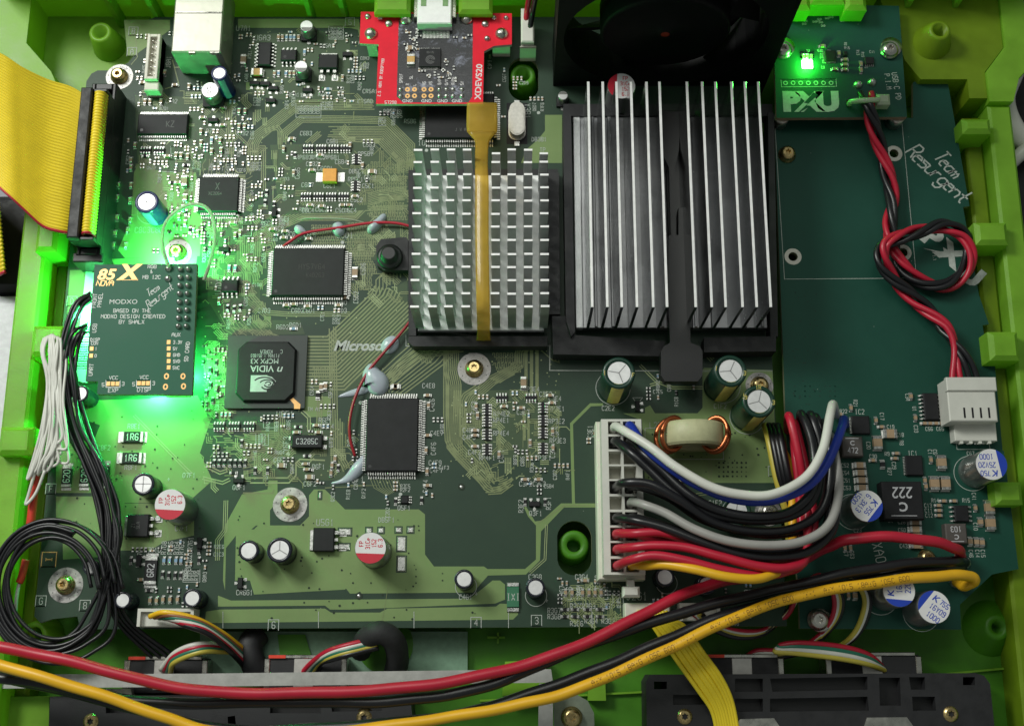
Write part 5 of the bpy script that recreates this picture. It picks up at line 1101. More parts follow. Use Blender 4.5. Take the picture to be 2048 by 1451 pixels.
for px, py, e in ((346, 524, 9), (196, 640, 6), (372, 738, 3.5), (300, 776, 4.2)):
    x, y = P(px, py, 5); m2 = MB(); m2.box(x-.8, y-.5, Z-2.3, x+.8, y+.5, Z-1.65, 0, .1); o = m2.build('indicator_lamp', ledm, mc); lampl('lamp_light', (x, y, Z-3.2), e, (.06, 1, .22), .7, mc)

# ------------------------------------------------------------------ teal power board on the right
pw = thing('teal_power_board', 'long teal green power board along the right wall of the case', 'circuit board')
Z = 2.0
po = pix('1548,232 1826,236 1826,165 1862,140 1893,150 1939,412 1926,414 1958,590 1978,648 1965,650 1978,730 1990,732 2005,900 2008,902 2037,1137 1984,1148 1920,1208 1922,1258 1600,1256 1598,1200 1572,860', Z)
hp = [P(1788, 307, Z), P(1586, 513, Z), P(1806, 505, Z)]
mb = MB(); mb.prism(po, Z-1.6, Z, 0, [circ(a, b, 1.3, 20) for a, b in hp], 1); mb.build('board_panel', [pcb_teal, edge], pw)
for a, b in hp: m2 = MB(); m2.sheet(circ(a, b, 2.4, 28), Z+.03, 0, [circ(a, b, 1.3, 28)]); m2.build('hole_ring', M('tinned ring', (.55, .54, .48), .5, .4), pw)
screw(1577, 303, False, pw, Z, 2.4, 2.2, brass); screw(1858, 1114, False, pw, Z, 2.2, 2.0, brass)
def wsh(px, py, par, z, m=steel, r=2.4): x, y = P(px, py, z); m2 = MB(); m2.lathe(x, y, [(r*1.25, z+.03), (r*1.25, z+.5), (r*.6, z+.5)], 24, cap1=False); m2.build('washer', m, par)
wsh(1640, 1240, pw, Z); screw(1640, 1238, False, pw, Z+.4, 2.4, 2.4, steel)
L = MB(); z = Z+.03
L.line(pix('1549,240 1569,558 1833,556 1803,236', z), .14, z); a = pix('1910,862 1975,862 1980,898 1914,898', z); L.line(a+a[:2], .14, z)
for s, px, py, h, a in (('IC2', 1719, 823, 1.3, 0), ('IC1', 1825, 906, 1.3, 0), ('R21', 1711, 806, 1.0, -90), ('R22', 1687, 822, 1.0, 0), ('C17', 1764, 832, 1.0, -90), ('C19', 1781, 853, 1.0, 0), ('C18', 1800, 869, 1.0, 0), ('C20', 1737, 890, 1.0, -90), ('R8', 1803, 885, 1.0, -90), ('R9', 1774, 907, 1.0, 0), ('C30', 1746, 912, 1.0, 0), ('C29', 1788, 930, 1.0, -90), ('R27', 1779, 942, 1.0, -90), ('C52', 1690, 930, 1.0, 0), ('C54', 1691, 945, 1.0, 0), ('C51', 1693, 960, 1.0, 0), ('C53', 1694, 975, 1.0, 0), ('C34', 1815, 794, 1.0, -90), ('U1', 1829, 817, 1.0, -90), ('C33', 1832, 857, 1.0, -90), ('C56', 1858, 857, 1.0, 0), ('C65', 1880, 857, 1.0, 0), ('C1', 1860, 903, 1.0, -90), ('C6', 1870, 903, 1.0, -90), ('C67', 1941, 906, 1.0, 0), ('R14', 1870, 1000, 1.0, 0), ('R15', 1932, 1000, 1.0, 0), ('C13', 1856, 1010, 1.0, 0), ('C11', 1857, 1020, 1.0, 0), ('C12', 1858, 1030, 1.0, 0), ('C41', 1948, 992, 1.0, -90), ('C10', 1951, 1052, 1.0, -90), ('C26', 1803, 1043, 1.0, 0), ('C50', 1804, 1059, 1.0, 0), ('C43', 1807, 1091, 1.0, 0), ('C23', 1715, 1060, 1.0, 0), ('C7', 1692, 1106, 1.0, -90), ('C63', 1704, 1108, 1.0, -90), ('L1', 1781, 1040, 1.0, 0), ('C46', 1942, 1106, 1.0, -90), ('C14', 1955, 1106, 1.0, -90), ('C15', 1966, 1106, 1.0, -90), ('1.1', 1869, 515, .8, -85)): stroke(L, s, *P(px, py, z), h, a, z, .14, 0, .7)
stroke(L, 'XA0', *P(1758, 1104, z), 2.6, -80, z, .2, 0, .7)
for px, py, r_ in ((1943, 946, 4.7), (1706, 1023, 4.7), (1760, 1192, 4.7), (1842, 1225, 4.7)): x, y = P(px, py, z); L.line(arcpts(x, y, r_, r_, 0, 360, 32), .15, z)
# handwritten lettering: strokes laid along a falling diagonal
def script(mb, s, x, y, h, a, z, wt): stroke(mb, s, x, y, h, a, z, wt, 0, .66, .1, .25)
script(L, 'Team', *P(1899, 329, z), 4.4, -52, z, .42); script(L, 'Resurgent', *P(1879, 347, z), 4.9, -47, z, .45)
L.build('printed_lettering', silk, pw, 'stuff')
for ch, px, py in (('P', 1866, 474), ('X', 1902, 508), ('U', 1942, 548)): m2 = MB(); bold(m2, ch, *P(px, py, z), 5.4, -43, z, 0, 1.15, 0, .06); m2.build('logo_letter', silk, pw)
m2 = MB(); m2.sheet(pix('1845,496 1888,504 1886,494 1912,510 1882,514 1886,508', z+.01), z+.012); m2.build('logo_flash', silk, pw)
rr = random.Random(4); m2 = MB()
for i in range(60):
    px, py = rr.choice([(1585+rr.random()*50, 570+rr.random()*240), (1590+int(rr.random()*9)*10, 772+int(rr.random()*3)*10)]); x, y = P(px, py, Z); m2.sheet(circ(x, y, .17, 7), Z+.03)
m2.build('via_dots', M('via', (.004, .02, .014), .6), pw, 'stuff')
def P_ic(*a, **k): return ic(*a, parent=pw, zb=Z, **k)
P_ic(1722, 849, 4.8, 5.0, 1.0, [('W', 12, 4.2)], out=.5, pinw=.18, dot=False); P_ic(1829, 930, 4.6, 5.4, 1.0, [('W', 12, 4.6)], out=.5, pinw=.18, dot=False)
P_ic(1863, 812, 3.9, 7.4, 1.5, [('E', 7, 6.4), ('W', 7, 6.4)], out=1.1, pinw=.42); P_ic(1924, 1026, 3.7, 4.3, 1.4, [('E', 4, 3.6), ('W', 4, 3.6)], out=1.1, pinw=.42)
ind_g = M('grey ferrite', (.085, .075, .068), .6, .1)
for px, py, l, wd, h, m_, txt, rot in ((1705, 892, 5.6, 5.4, 3, ind_g, ('C', '472'), 0), (1806, 1000, 10.5, 10, 4.6, chip, ('C', '222'), 180), (1913, 1066, 5.6, 5.2, 3, ind_g, ('C', '103'), 180)):
    x, y = P(px, py, Z+h); mb = MB(); mb.box(x-l/2, y-wd/2, Z+.1, x+l/2, y+wd/2, Z+h, 0, .3); o = mb.build('power_inductor', m_, pw); take(x, y, l, wd); zz = Z+h+.012; m2 = MB(); q = 1 if rot == 0 else -1
    k = l/5.6; stroke(m2, txt[1], x, y-q*1.1*k, 1.35*k, rot, zz, .22*k); bold(m2, 'C', x, y+q*.9*k, 1.2*k, rot, zz, 0, 1, 0, .03); m2.line([(x-l*.32, y+q*wd*.4), (x+l*.32, y+q*wd*.4)], .18, zz); m2.build('printed_marking', chip_print, o)
comps('c18 1780 867 0;c18 1755 885 90;c12 1719 930 0;c12 1721 945 0;c12 1723 960 0;c12 1724 975 0;c18 1883 924 90;c18 1869 966 90;c18 1891 966 90;c18 1979 1014 90;c18 1981 1045 90;c8 1961 1043 90;c8 1940 1082 90;c8 1953 1083 90;c8 1964 1084 90;c12 1830 1043 0;c12 1831 1058 0;c12 1832 1072 0;c12 1833 1090 0;r8 1765 928 90;c6 1763 853 0;c6 1752 840 90;c6 1793 906 0;c6 1790 916 0;c6 1746 920 0;c6 1862 919 90;c6 1850 960 90;c6 1852 972 90;c6 1877 1010 0;c6 1878 1020 0;c6 1878 1030 0;c6 1887 1001 0;c6 1908 1001 0;c6 1849 846 0;c6 1860 846 0;c6 1872 846 0;c6 1883 846 0;c6 1822 792 90;c6 1831 835 90;c6 1890 816 90;c6 1898 834 90;c6 1951 1015 90;c6 1697 1190 90;c8 1710 1190 90;c6 1690 1095 90;c6 1701 1095 90;c6 1680 828 0;c6 1702 815 90', pw, Z)
poly(1983, 928, ['K750', '25V20', '1000'], 180, 8, cap_blue, 8.4, 11.5, pw, Z, True, .26); poly(1734, 1011, ['K755', '6.3X13', '1500'], 230, -40, cap_blue, 8.4, 11.5, pw, Z, True, .2)
poly(1798, 1180, ['K75', '16X3', '2200'], 88, -95, cap_blue, 8.4, 11.5, pw, Z, True, .22); poly(1868, 1213, ['K755', '16Y09', '1000'], -38, 138, cap_blue, 8.4, 11.5, pw, Z, True, .2)
# cable socket at its edge
xa, ya = P(1909, 882, 5); xb, yb2 = P(1990, 846, 5); mb = MB(); mb.box(xa, ya, Z+.05, xb, yb2, 5.5, 0, .2); so = mb.build('cable_socket', whitep, pw)
for i in range(4): blob(1919+i*16.5, 883, .8, .6, pw, Z); m2 = MB(); x = xa+1.3+i*2.5; m2.box(x, ya-.7, 4.2, x+.8, ya-.02, 5.5); m2.build('tooth', whitep, so)

# ------------------------------------------------------------------ small USB-C board, top right
uc = thing('small_power_input_board', 'small green power input board with a lit green lamp, top right', 'circuit board')
Z = 9.0
mb = MB(); uo = pix('1548,8 1798,12 1814,234 1553,236 1549,120', Z); x, y = P(1697, 207, Z)
mb.prism(uo, Z-1.6, Z, 0, [circ(x, y, .9, 14, .8, 1.3)], 1); mb.build('board_panel', [M_u if 'M_u' in globals() else pcb_teal, M('tan board edge', (.32, .22, .14), .7)], uc)
for px, py in ((1568, 95), (1782, 95)): wsh(px, py, uc, Z); screw(px, py, False, uc, Z+.4, 2.0, 2.3, steel)
for px, py in ((1568, 95), (1782, 95), (1568, 225), (1800, 225)): m2 = MB(); m2.cyl(*P(px, py, Z), 2.05, Z-1.65, 2.2, 12); m2.build('spacer', steel, uc)
xa, ya = P(1622, 21, Z+2); xb, _ = P(1684, 21, Z+2); mb = MB(); mb.box(xa, ya, Z+.05, xb, ya+9, Z+3.0, 0, .8); sk = mb.build('usb_socket', M('dark shell', (.10, .10, .10), .35, .9), uc)
m2 = MB()
for i in range(12): x = xa+1+i*.55; m2.box(x, ya-.5, Z+.04, x+.25, ya-.02, Z+.25)
m2.build('pin_rows', solder, sk, 'stuff')
L = MB(); z = Z+.03
a = pix('1562,159 1672,158 1673,173 1563,174', z); L.line(a+a[:2], .14, z)
for i in range(7): x, y = P(1571+i*15.2, 166, z); L.line(arcpts(x, y, .55, .55, 0, 360, 12), .22, z)
for ch, px in (('P', 1584), ('X', 1619), ('U', 1655)): m2 = MB(); bold(m2, ch, *P(px, 203, z), 5.4, 0, z, 0, 1.15, 0, .07); m2.build('logo_letter', silk, uc)
m2 = MB(); m2.sheet(pix('1627,185 1608,206 1616,207 1592,229 1622,212 1613,211 1636,190', z), z+.014); m2.build('logo_flash', pcb_teal, uc)
stroke(L, 'USB-C PD', *P(1793, 172, z), 1.5, -86, z, .18, 0, .72); stroke(L, 'P.I.M', *P(1776, 163, z), 1.4, -86, z, .18, 0, .72)
for i in range(14): rr = random.Random(i); stroke(L, 'RCQ'[i % 3]+str(rr.randint(1, 20)), *P(1602+rr.random()*150, 80+rr.random()*60, z), .75, rr.choice([0, -90]), z, .1)
for i in range(10): rr = random.Random(i+40); stroke(L, 'GND', *P(1605+rr.random()*90, 34+rr.random()*20, z), .6, 0, z, .1)
L.build('printed_lettering', silk, uc, 'stuff')
ic(1661, 111, 3.2, 3.4, .9, [('W', 8, 2.6), ('S', 8, 2.6)], parent=uc, zb=Z, out=.4, pinw=.15, dot=False); ic(1739, 121, 2.8, 2.4, .9, [('S', 5, 2.2)], parent=uc, zb=Z, out=.4, pinw=.2, dot=False); ic(1691, 106, 1.2, 1.4, .9, [], parent=uc, zb=Z, dot=False)
comps('c6 1690 119 0;c6 1690 129 0;c6 1690 139 0;c6 1678 107 90;c6 1722 128 90;c6 1722 140 90;c6 1607 113 90;c6 1614 113 90;c6 1622 113 90;c6 1645 92 0;c6 1670 138 0', uc, Z)
x, y = P(1615, 128, Z+.6); m2 = MB(); m2.box(x-1.5, y-1.2, Z+.05, x+1.5, y+1.2, Z+.8, 0, .2); m2.build('indicator_lamp', M('lit pure green lamp', (.1, .9, .1), .4, 0, 0, emit=(.12, 1, .12), es=40), uc); lampl('lamp_light', (x, y, Z+2.2), 1.3, (.05, 1, .06), .8, uc)
for px, py in ((1717, 168), (1745, 163)): blob(px, py, 1.3, 1.6, uc, Z)
# ------------------------------------------------------------------ wires and cables
def wires(par, items, k=8):
    for nm, path, r, m in items:
        mb = MB(); mb.tube(wire(path, k) if not isinstance(path[0], Vector) else path, r, 10); mb.build(nm, m, par)
# ---- yellow ribbon cable with its black plug
rb = thing('yellow_ribbon_cable', 'wide yellow ribbon cable with black plug in the left socket', 'ribbon cable')
zp = 17.0
xl, xr = -119.4, -112.8; yt = P(205, 190, 14)[1]; yb = P(180, 478, 14)[1]
mb = MB(); mb.box(xl+.5, yb+1.0, 3.2, xr-.5, yt-1.0, 11.5); mb.box(xl-.3, yb-.6, 9.3, xr+.3, yt+.6, 14.2, 0, .4); pl = mb.build('plug', blackp, rb)
px0 = P(176, 480, zp)[0]
mb = MB(); mb.box(xl-.1, yb-.6, 14.25, xl+3.0, yt+.9, zp, 0, .35); mb.build('strain_clip', blackr, pl)
for y in (yb-.9, yt+.0): mb = MB(); mb.box(xl+3.05, y, 12, xr+.2, y+.9, zp-1, 0, .2); mb.build('clip_hook', blackp, pl)
mb = MB(); mb.box(xl-1.2, yb-4.6, .1, xr+.6, yb-1.9, 8.6, 0, .3); mb.build('key_block', blackp, pl)
def ribbon(rows, n, name, par, amp=.45, edge_m=True):
    """rows: list of ((x,y,z) front edge, (x,y,z) back edge); n strands across"""
    a = spline([r[0] for r in rows], 7); b = spline([r[1] for r in rows], 7); N = len(a); mb = MB(); M_ = 4*n+1
    for p, q in zip(a, b):
        i = a.index(p); t = a[min(i+1, N-1)]-a[max(i-1, 0)]; ac = (q-p); up = ac.cross(t).normalized()
        if up.z < 0: up = -up
        for j in range(M_): u = j/(M_-1); mb.add([p.lerp(q, u)+up*(amp*abs(math.sin(math.pi*u*n)))])
    for i in range(N-1):
        for j in range(M_-1): k = i*M_+j; mb.face((k, k+1, k+M_+1, k+M_), 1 if j < 4 else 0, True)
    me = mb.build(name, [rib_y, w_red], par); md = me.modifiers.new('thick', 'SOLIDIFY'); md.thickness = .35*S; return me
y0r, y1r = yb+.3, yt-.2
nst = 48
# over the plug, through the slot and away to the left
ribbon([((xr-.1, y0r, 14.3), (xr-.1, y1r, 14.3)), ((xr-.5, y0r, 16.6), (xr-.5, y1r, 16.6)), ((xl+4.4, y0r, 17.0), (xl+4.4, y1r, 17.0)), ((xl+3.7, y0r, 14.8), (xl+3.7, y1r, 14.8))], nst, 'fold', rb)
E = lambda *a: P3(a)
ribbon([((xl+.2, y0r+.5, 15.0), (xl+.2, y1r, 15.0)), (E(120, 466, 16.5), E(140, 172, 16.5)), (E(85, 455, 18), E(95, 158, 19)), (E(48, 422, 21), E(45, 134, 23)), (E(15, 392, 23), E(5, 108, 26)), (E(-40, 350, 22), E(-50, 85, 27)), (E(-120, 330, 14), E(-130, 70, 20))], nst, 'ribbon', rb)
rb2 = thing('ribbon_cable_end', 'lower hanging end of the yellow ribbon, half in shade at the left edge', 'ribbon cable')
ribbon([(E(14, 545, -6), E(-8, 300, 4)), (E(8, 548, -2), E(-14, 310, 8)), (E(-20, 560, -8), E(-50, 330, 4)), (E(-70, 560, -20), E(-90, 330, -10))], 30, 'ribbon', rb2)

# ---- black bundle from the add-on board
bk = thing('black_wire_bundle', 'bundle of thin black wires curling from the add-on board along the left', 'wire bundle')
rr = random.Random(21)
for i in range(13):
    d = rr.uniform(-6, 6); e = rr.uniform(-8, 8); w_ = rr.uniform(-1, 1)
    st = [(182, 585+i*2.5, 7), (150+i*2+d, 612+i*2, 8+w_)] if i < 7 else [(176, 648+(i-7)*3, 7), (150+(i-7)*2+d, 668+e*.4, 8.5+w_)]
    path = st+[(122+i*2.2+d, 705, 8+w_), (118+i*2.8+e*.5, 760, 8+w_), (132+i*3.2+d, 850, 7+w_), (168+i*3.2+e*.6, 930, 7.5+w_), (196+i*3+d*.7, 1010, 7.5+w_), (206+i*2.6+e*.6, 1090, 8+w_)]
    if i % 4:
        q = rr.uniform(-30, 18); cx, cy = 106+rr.uniform(-13, 13), 1174+rr.uniform(-16, 14); rx, ry = 116+q, 128+q*.8
        a0 = -18; turns = 395 if i % 2 else 330
        path += [(cx+rx*math.cos(R(a0+t)), cy+ry*math.sin(R(a0+t)), 7.5+2.5*t/turns+w_) for t in range(45, turns, 30)]
    else: path += [(214+i*2, 1160, 8), (222+i*2, 1220, 5), (250+i*2.6, 1262, 0), (300+i*4, 1310, -4), (330+i*5, 1345, -7)]
    mb = MB(); mb.tube(wire(path, 7), .52, 7); mb.build('wire', w_blk, bk)
mb = MB(); mb.tube(wire([(95, 1045, 9), (45, 1075, 9), (5, 1120, 8), (-30, 1170, 7)]), .62, 8); mb.build('wire', w_blk, bk)
# ---- thin white wires
wb = thing('white_wire_bundle', 'loops of thin white wire hanging along the left case wall', 'wire bundle')
for i in [q*.75 for q in range(12)]:
    d = rr.uniform(-9, 9); e = rr.uniform(-10, 10); f = rr.uniform(-12, 12)
    mb = MB(); mb.tube(wire([(88+i*4, 668+abs(i-4)*2, 9), (82+i*4+d, 702, 10), (92+i*3+e*.5, 765+d, 10), (84+i*4+d, 845, 9+rr.random()*2), (66+i*8+e*.6, 915+f, 9), (54+i*6+d, 962-i*6+f, 8), (62+i*6+e*.4, 950-i*7+f, 9.5), (80+i*6+d*.8, 880+e, 10), (96+i*3+e*.6, 800, 10), (100+i*3+d, 720, 9), (104+i*1.5, 680, 8)], 7), .38, 7); mb.build('wire', w_wht, wb)
for s in ([(75, 925, 9), (58, 985, 8), (52, 1008, 8), (72, 985, 8), (90, 940, 9)],): mb = MB(); mb.tube(wire(s), .42, 7); mb.build('wire', w_wht, wb)
mb = MB(); mb.tube(wire([(78, 895, 6), (70, 960, 6), (62, 1040, 5), (55, 1075, 4)]), 1.15, 10); tag(mb.build('red_heat_shrink', sleeve_red), 'red heat-shrink sleeve under the loops of white wire', 'sleeve')
mb = MB(); mb.tube(wire([(52, 1118, 2), (44, 1150, 2), (38, 1165, 2)]), 1.0, 10); o = mb.build('small_red_sleeve', sleeve_red); tag(o, 'short red sleeve inside the coil of black wire', 'sleeve')
m2 = MB(); m2.tube(wire([(38, 1166, 2), (33, 1195, 2), (30, 1235, 1)]), .5, 8); m2.build('white_tail', w_wht, o)
# ---- clear loop above the screw
mb = MB(); mb.tube(wire([(338, 534, 10), (325, 490, 12), (332, 445, 14), (365, 415, 15), (402, 410, 15), (424, 432, 14), (430, 480, 13), (420, 525, 11), (408, 560, 9)], 10), .5, 8); tag(mb.build('clear_loop_wire', clear_m), 'thin pale loop of wire rising from the add-on board', 'wire')
# ---- jumper wires and glue
mb = MB(); mb.tube(wire([(566, 493, 1.0), (580, 483, 1.8), (610, 466, 1.6), (680, 455, 1.8), (740, 446, 1.8), (790, 446, 1.6), (830, 455, 1.2)]), .42, 8); tag(mb.build('upper_jumper_wire', w_red), 'thin red jumper wire glued down above the wide chip', 'wire')
mb = MB(); mb.tube(wire([(828, 632, 1.2), (800, 668, 1.8), (770, 702, 2), (735, 745, 1.8), (712, 790, 2.2), (700, 835, 2.4), (700, 875, 2), (710, 912, 1.2)]), .42, 8); tag(mb.build('lower_jumper_wire', wmat('dark red wire', (.30, .01, .02))), 'thin red jumper wire running down beside the tall chip', 'wire')
def glue(path, label, mt=glue_m):
    if mt is glue_m:                                  # round the ends, keep long tails thin
        path = [list(p) for p in path]
        if path[0][2] <= .05: path[0][2:] = [path[1][2]*.9, path[1][3]*.8]
        if path[-1][2] <= .05: path[-1][2:] = [path[-2][2]*.9, path[-2][3]*.8]
    """drop of glue lofted along a pixel path of (px, py, half width mm, height mm)"""
    pts = spline([(a, b, 0) for a, b, w_, h in path], 8); ww = spline([(w_, h, 0) for a, b, w_, h in path], 8); mb = MB(); k = len(mb.v); n = 12; r_ = random.Random(path[0][0])
    C = [Vector((*P(p.x, p.y), 0)) for p in pts]
    for i, c in enumerate(C):
        t = (C[min(i+1, len(C)-1)]-C[max(i-1, 0)]); t = t.normalized(); nn = Vector((-t.y, t.x, 0)); w_, h = max(.03, ww[i].x*1.25), max(.03, ww[i].y*1.25); u_ = 2*i/(len(C)-1)-1; k_ = math.sqrt(max(0, 1-abs(u_)**3.2)) if mt is glue_m else 1; w_ *= k_; h *= k_
        mb.add([c+nn*(w_*math.cos(math.pi*j/n))+Vector((0, 0, .06+h*math.sin(math.pi*j/n))) for j in range(n+1)])
    m_ = n+1
    for i in range(len(C)-1):
        for j in range(n): mb.face((k+i*m_+j, k+(i+1)*m_+j, k+(i+1)*m_+j+1, k+i*m_+j+1), 0, True)
    tag(mb.build('glue_blob', mt), label, 'glue', 'glue holding the red jumper wires')
glue([(591, 452, .8, .9), (600, 461, 1.0, 1.2), (614, 466, .5, .7)], 'small tapering drop of glue at the left of the upper jumper')
glue([(668, 447, .9, .8), (676, 457, 1.5, 1.6), (680, 474, 1.3, 1.5)], 'round pale drop of glue on the middle of the upper jumper')
glue([(771, 428, 1.0, 1.1), (760, 443, 1.0, 1.4), (748, 455, 1.2, 1.8), (736, 466, 1.2, 1.6)], 'long slanting drop of glue nearest the pin heat sink')
glue([(596, 441, .03, .04), (615, 437, .2, .3), (650, 437, .22, .3), (700, 439, .15, .2), (745, 450, .1, .15)], 'fine clear thread of glue above the upper jumper', clear_m)
glue([(794, 674, 1.4, .7), (780, 690, 1.8, 1.1), (765, 705, 1.3, .7)], 'round clear drop of glue over the white lettering')
glue([(742, 726, 1.2, 1.2), (744, 748, 2.2, 2.0), (752, 770, 2.9, 2.0), (738, 784, 1.6, 1.0)], 'largest glue drop, left of the tall chip top corner')
glue([(738, 778, .9, .6), (712, 784, .8, .5), (676, 793, .4, .3)], 'thin glue smear trailing left from the largest drop')
glue([(735, 908, .05, .05), (727, 920, 1.1, 1.2), (715, 938, 1.4, 1.4), (698, 955, 1.0, .8), (680, 963, .5, .4), (662, 966, .05, .05)], 'crescent smear of glue at the lower end of the jumper')

# ---- main power plug and its harness
hn = thing('main_power_harness', 'white twenty-way power plug with its thick bundle of coloured wires', 'power cable')
ZP = 13.0
rows = [855, 885, 915, 944.5, 974, 1005, 1036.5, 1067.5, 1098, 1130]
c0 = lambda i: 1228+i*.75; c1 = lambda i: 1257.5+i*.9
xs = [P(c0(5), rows[5], ZP)[0], P(c1(5), rows[5], ZP)[0]]; ys = [P(1240, r_, ZP)[1] for r_ in rows]
X0, X1 = xs[0]-3.4, xs[1]+3.2; Y0, Y1 = ys[-1]-2.3, ys[0]+2.3; hw = 1.62
mb = MB(); mb.box(X0-1.0, Y0-.8, .1, X1+.6, Y1+.6, 7.0, 0, .3); sk = mb.build('socket', ivory, hn)
xe = [X0, xs[0]-hw, xs[0]+hw, xs[1]-hw, xs[1]+hw, X1]
mb = MB(); mb.prism([(X0, Y0), (X1, Y0), (X1, Y1), (X0, Y1)], 7.02, ZP, 0, [[(a-hw, b-1.7), (a+hw, b-1.7), (a+hw, b+1.7), (a-hw, b+1.7)] for a in xs for b in ys]); pg = mb.build('plug', whitep, hn)
mb = MB(); mb.box(X0+.5, Y0+.5, 7.05, X1-.5, Y1-.5, 8.2); mb.build('contact_floor', ivory, pg)
x, y = P(1262, 1168, 9); mb = MB(); mb.box(x-1, y-.5, 6, x+1, Y0-.85, 8.5, 0, .2); mb.box(x-2.2, y-3.2, 6, x+2.2, y-.52, 9.5, 0, .6); mb.build('latch', whitep, pg)
H_ = [  # column, row, material, points after the cell
 (1, 0, w_blu, [(1290, 893, 22), (1340, 935, 24), (1400, 972, 25), (1470, 998, 25), (1545, 1000, 25), (1615, 972, 25), (1655, 925, 24), (1682, 860, 21), (1688, 838, 14), (1690, 850, 3)]),
 (0, 0, w_wht, [(1250, 862, 22), (1300, 893, 26), (1350, 932, 28), (1420, 972, 29), (1480, 988, 29), (1545, 988, 29), (1610, 955, 28), (1645, 900, 27), (1660, 830, 24), (1666, 808, 17), (1672, 830, 4)]),
 (0, 1, w_blk, [(1262, 905, 20), (1300, 940, 21), (1350, 985, 22), (1420, 1025, 22), (1500, 1040, 22), (1580, 1032, 21), (1630, 990, 20), (1640, 900, 18), (1622, 830, 15), (1620, 850, 3)]),
 (1, 1, w_blk, [(1285, 905, 20), (1330, 945, 22), (1380, 990, 24), (1440, 1020, 24), (1510, 1032, 24), (1580, 1022, 23), (1625, 975, 22), (1625, 890, 20), (1603, 828, 15), (1600, 850, 3)]),
 (0, 4, w_blk, [(1250, 965, 22), (1300, 968, 24), (1360, 1000, 24), (1430, 1045, 22), (1510, 1062, 21), (1590, 1055, 20), (1645, 1015, 19), (1662, 930, 18), (1650, 850, 14), (1645, 850, 3)]),
 (1, 4, w_blk, [(1290, 975, 19), (1340, 995, 19), (1400, 1035, 18), (1470, 1058, 18), (1550, 1068, 17), (1620, 1050, 16), (1652, 990, 15), (1655, 900, 14), (1632, 835, 12), (1630, 850, 3)]),
 (1, 5, w_gry, [(1285, 1008, 20), (1330, 1025, 22), (1390, 1058, 24), (1460, 1082, 25), (1540, 1090, 25), (1610, 1080, 24), (1660, 1045, 22), (1678, 975, 19), (1668, 900, 14), (1660, 870, 3)]),
 (0, 6, w_blk, [(1270, 1040, 20), (1330, 1055, 22), (1400, 1082, 23), (1480, 1108, 23), (1560, 1114, 22), (1625, 1098, 21), (1668, 1050, 18), (1672, 960, 15), (1655, 880, 11), (1650, 870, 3)]),
 (1, 6, w_blk, [(1290, 1040, 18), (1350, 1058, 19), (1430, 1085, 20), (1510, 1100, 20), (1590, 1095, 19), (1650, 1060, 17), (1660, 960, 14), (1640, 880, 10), (1640, 870, 3)]),
 (1, 7, w_red, [(1300, 1075, 15), (1350, 1085, 15), (1430, 1110, 15), (1520, 1122, 15), (1590, 1105, 15), (1610, 1040, 15), (1605, 940, 15), (1585, 850, 14), (1583, 850, 3)]),
 (0, 7, w_red, [(1270, 1066, 20), (1320, 1064, 21), (1370, 1078, 20), (1440, 1105, 17), (1530, 1128, 16), (1600, 1118, 16), (1628, 1050, 16), (1612, 940, 16), (1590, 850, 14), (1590, 860, 3)]),
 (0, 8, w_red, [(1265, 1094, 20), (1310, 1090, 22), (1370, 1094, 23), (1440, 1112, 24), (1520, 1132, 24), (1580, 1134, 23), (1612, 1110, 20), (1612, 1000, 16), (1595, 900, 18), (1578, 832, 16), (1575, 860, 3)]),
 (0, 9, w_red, [(1265, 1118, 21), (1310, 1110, 23), (1370, 1120, 24), (1440, 1138, 24), (1510, 1150, 23), (1570, 1142, 20), (1605, 1118, 14), (1600, 1010, 11), (1590, 900, 11), (1586, 850, 3)]),
 (1, 9, w_yel, [(1290, 1130, 19), (1330, 1128, 22), (1390, 1138, 25), (1450, 1152, 26), (1510, 1157, 25), (1550, 1146, 22), (1580, 1128, 15), (1585, 1050, 9), (1580, 940, 8), (1560, 890, 3)])]
for cl, rw, m, pts in H_: mb = MB(); x, y = xs[cl], ys[rw]; mb.tube(spline([(x, y, 8.3), (x, y, 12), (x+.3, y, 15)]+[P3(p) for p in pts[0:]], 8), 1.15, 10); mb.build('wire', m, hn)
for i, (m, x_) in enumerate(((w_olv, 1530), (w_blk, 1538), (w_blk, 1546), (w_blk, 1554))): mb = MB(); mb.tube(wire([(x_, 850, 4+i), (x_+8, 880, 8+i), (x_+22, 950, 9+i), (x_+36, 1000, 8), (x_+46, 1040, 6), (x_+48, 1080, 3)]), 1.0, 9); mb.build('wire', m, hn)

# ---- thick loose supply wires
RW = 1.38
def wob(path, amp, seed):
    q = random.Random(seed); a = [q.uniform(0, 6) for _ in range(6)]
    return [p+Vector((0, amp*(math.sin(i*.21+a[0])+.6*math.sin(i*.53+a[1])), amp*(math.sin(i*.17+a[2])+.5*math.sin(i*.6+a[3])))) for i, p in enumerate(path)]
def loose(name, m, path, label, r=RW): mb = MB(); mb.tube(wob(wire(path, 10), .16, len(path)), r, 12); return tag(mb.build(name, m), label, 'wire', 'thick supply wires across the front')
loose('red_supply_wire', w_red, [(1922, 1112, 3), (1915, 1098, 10), (1870, 1082, 13), (1780, 1074, 14), (1700, 1078, 13), (1655, 1092, 10), (1600, 1122, 7), (1520, 1148, 8), (1440, 1162, 11), (1360, 1192, 14), (1270, 1236, 16), (1150, 1292, 18), (1030, 1335, 19), (900, 1362, 20), (760, 1377, 20), (600, 1386, 20), (450, 1384, 20), (320, 1366, 21), (200, 1338, 22), (90, 1310, 22), (-20, 1288, 22)], 'thick red supply wire sweeping across the whole front')
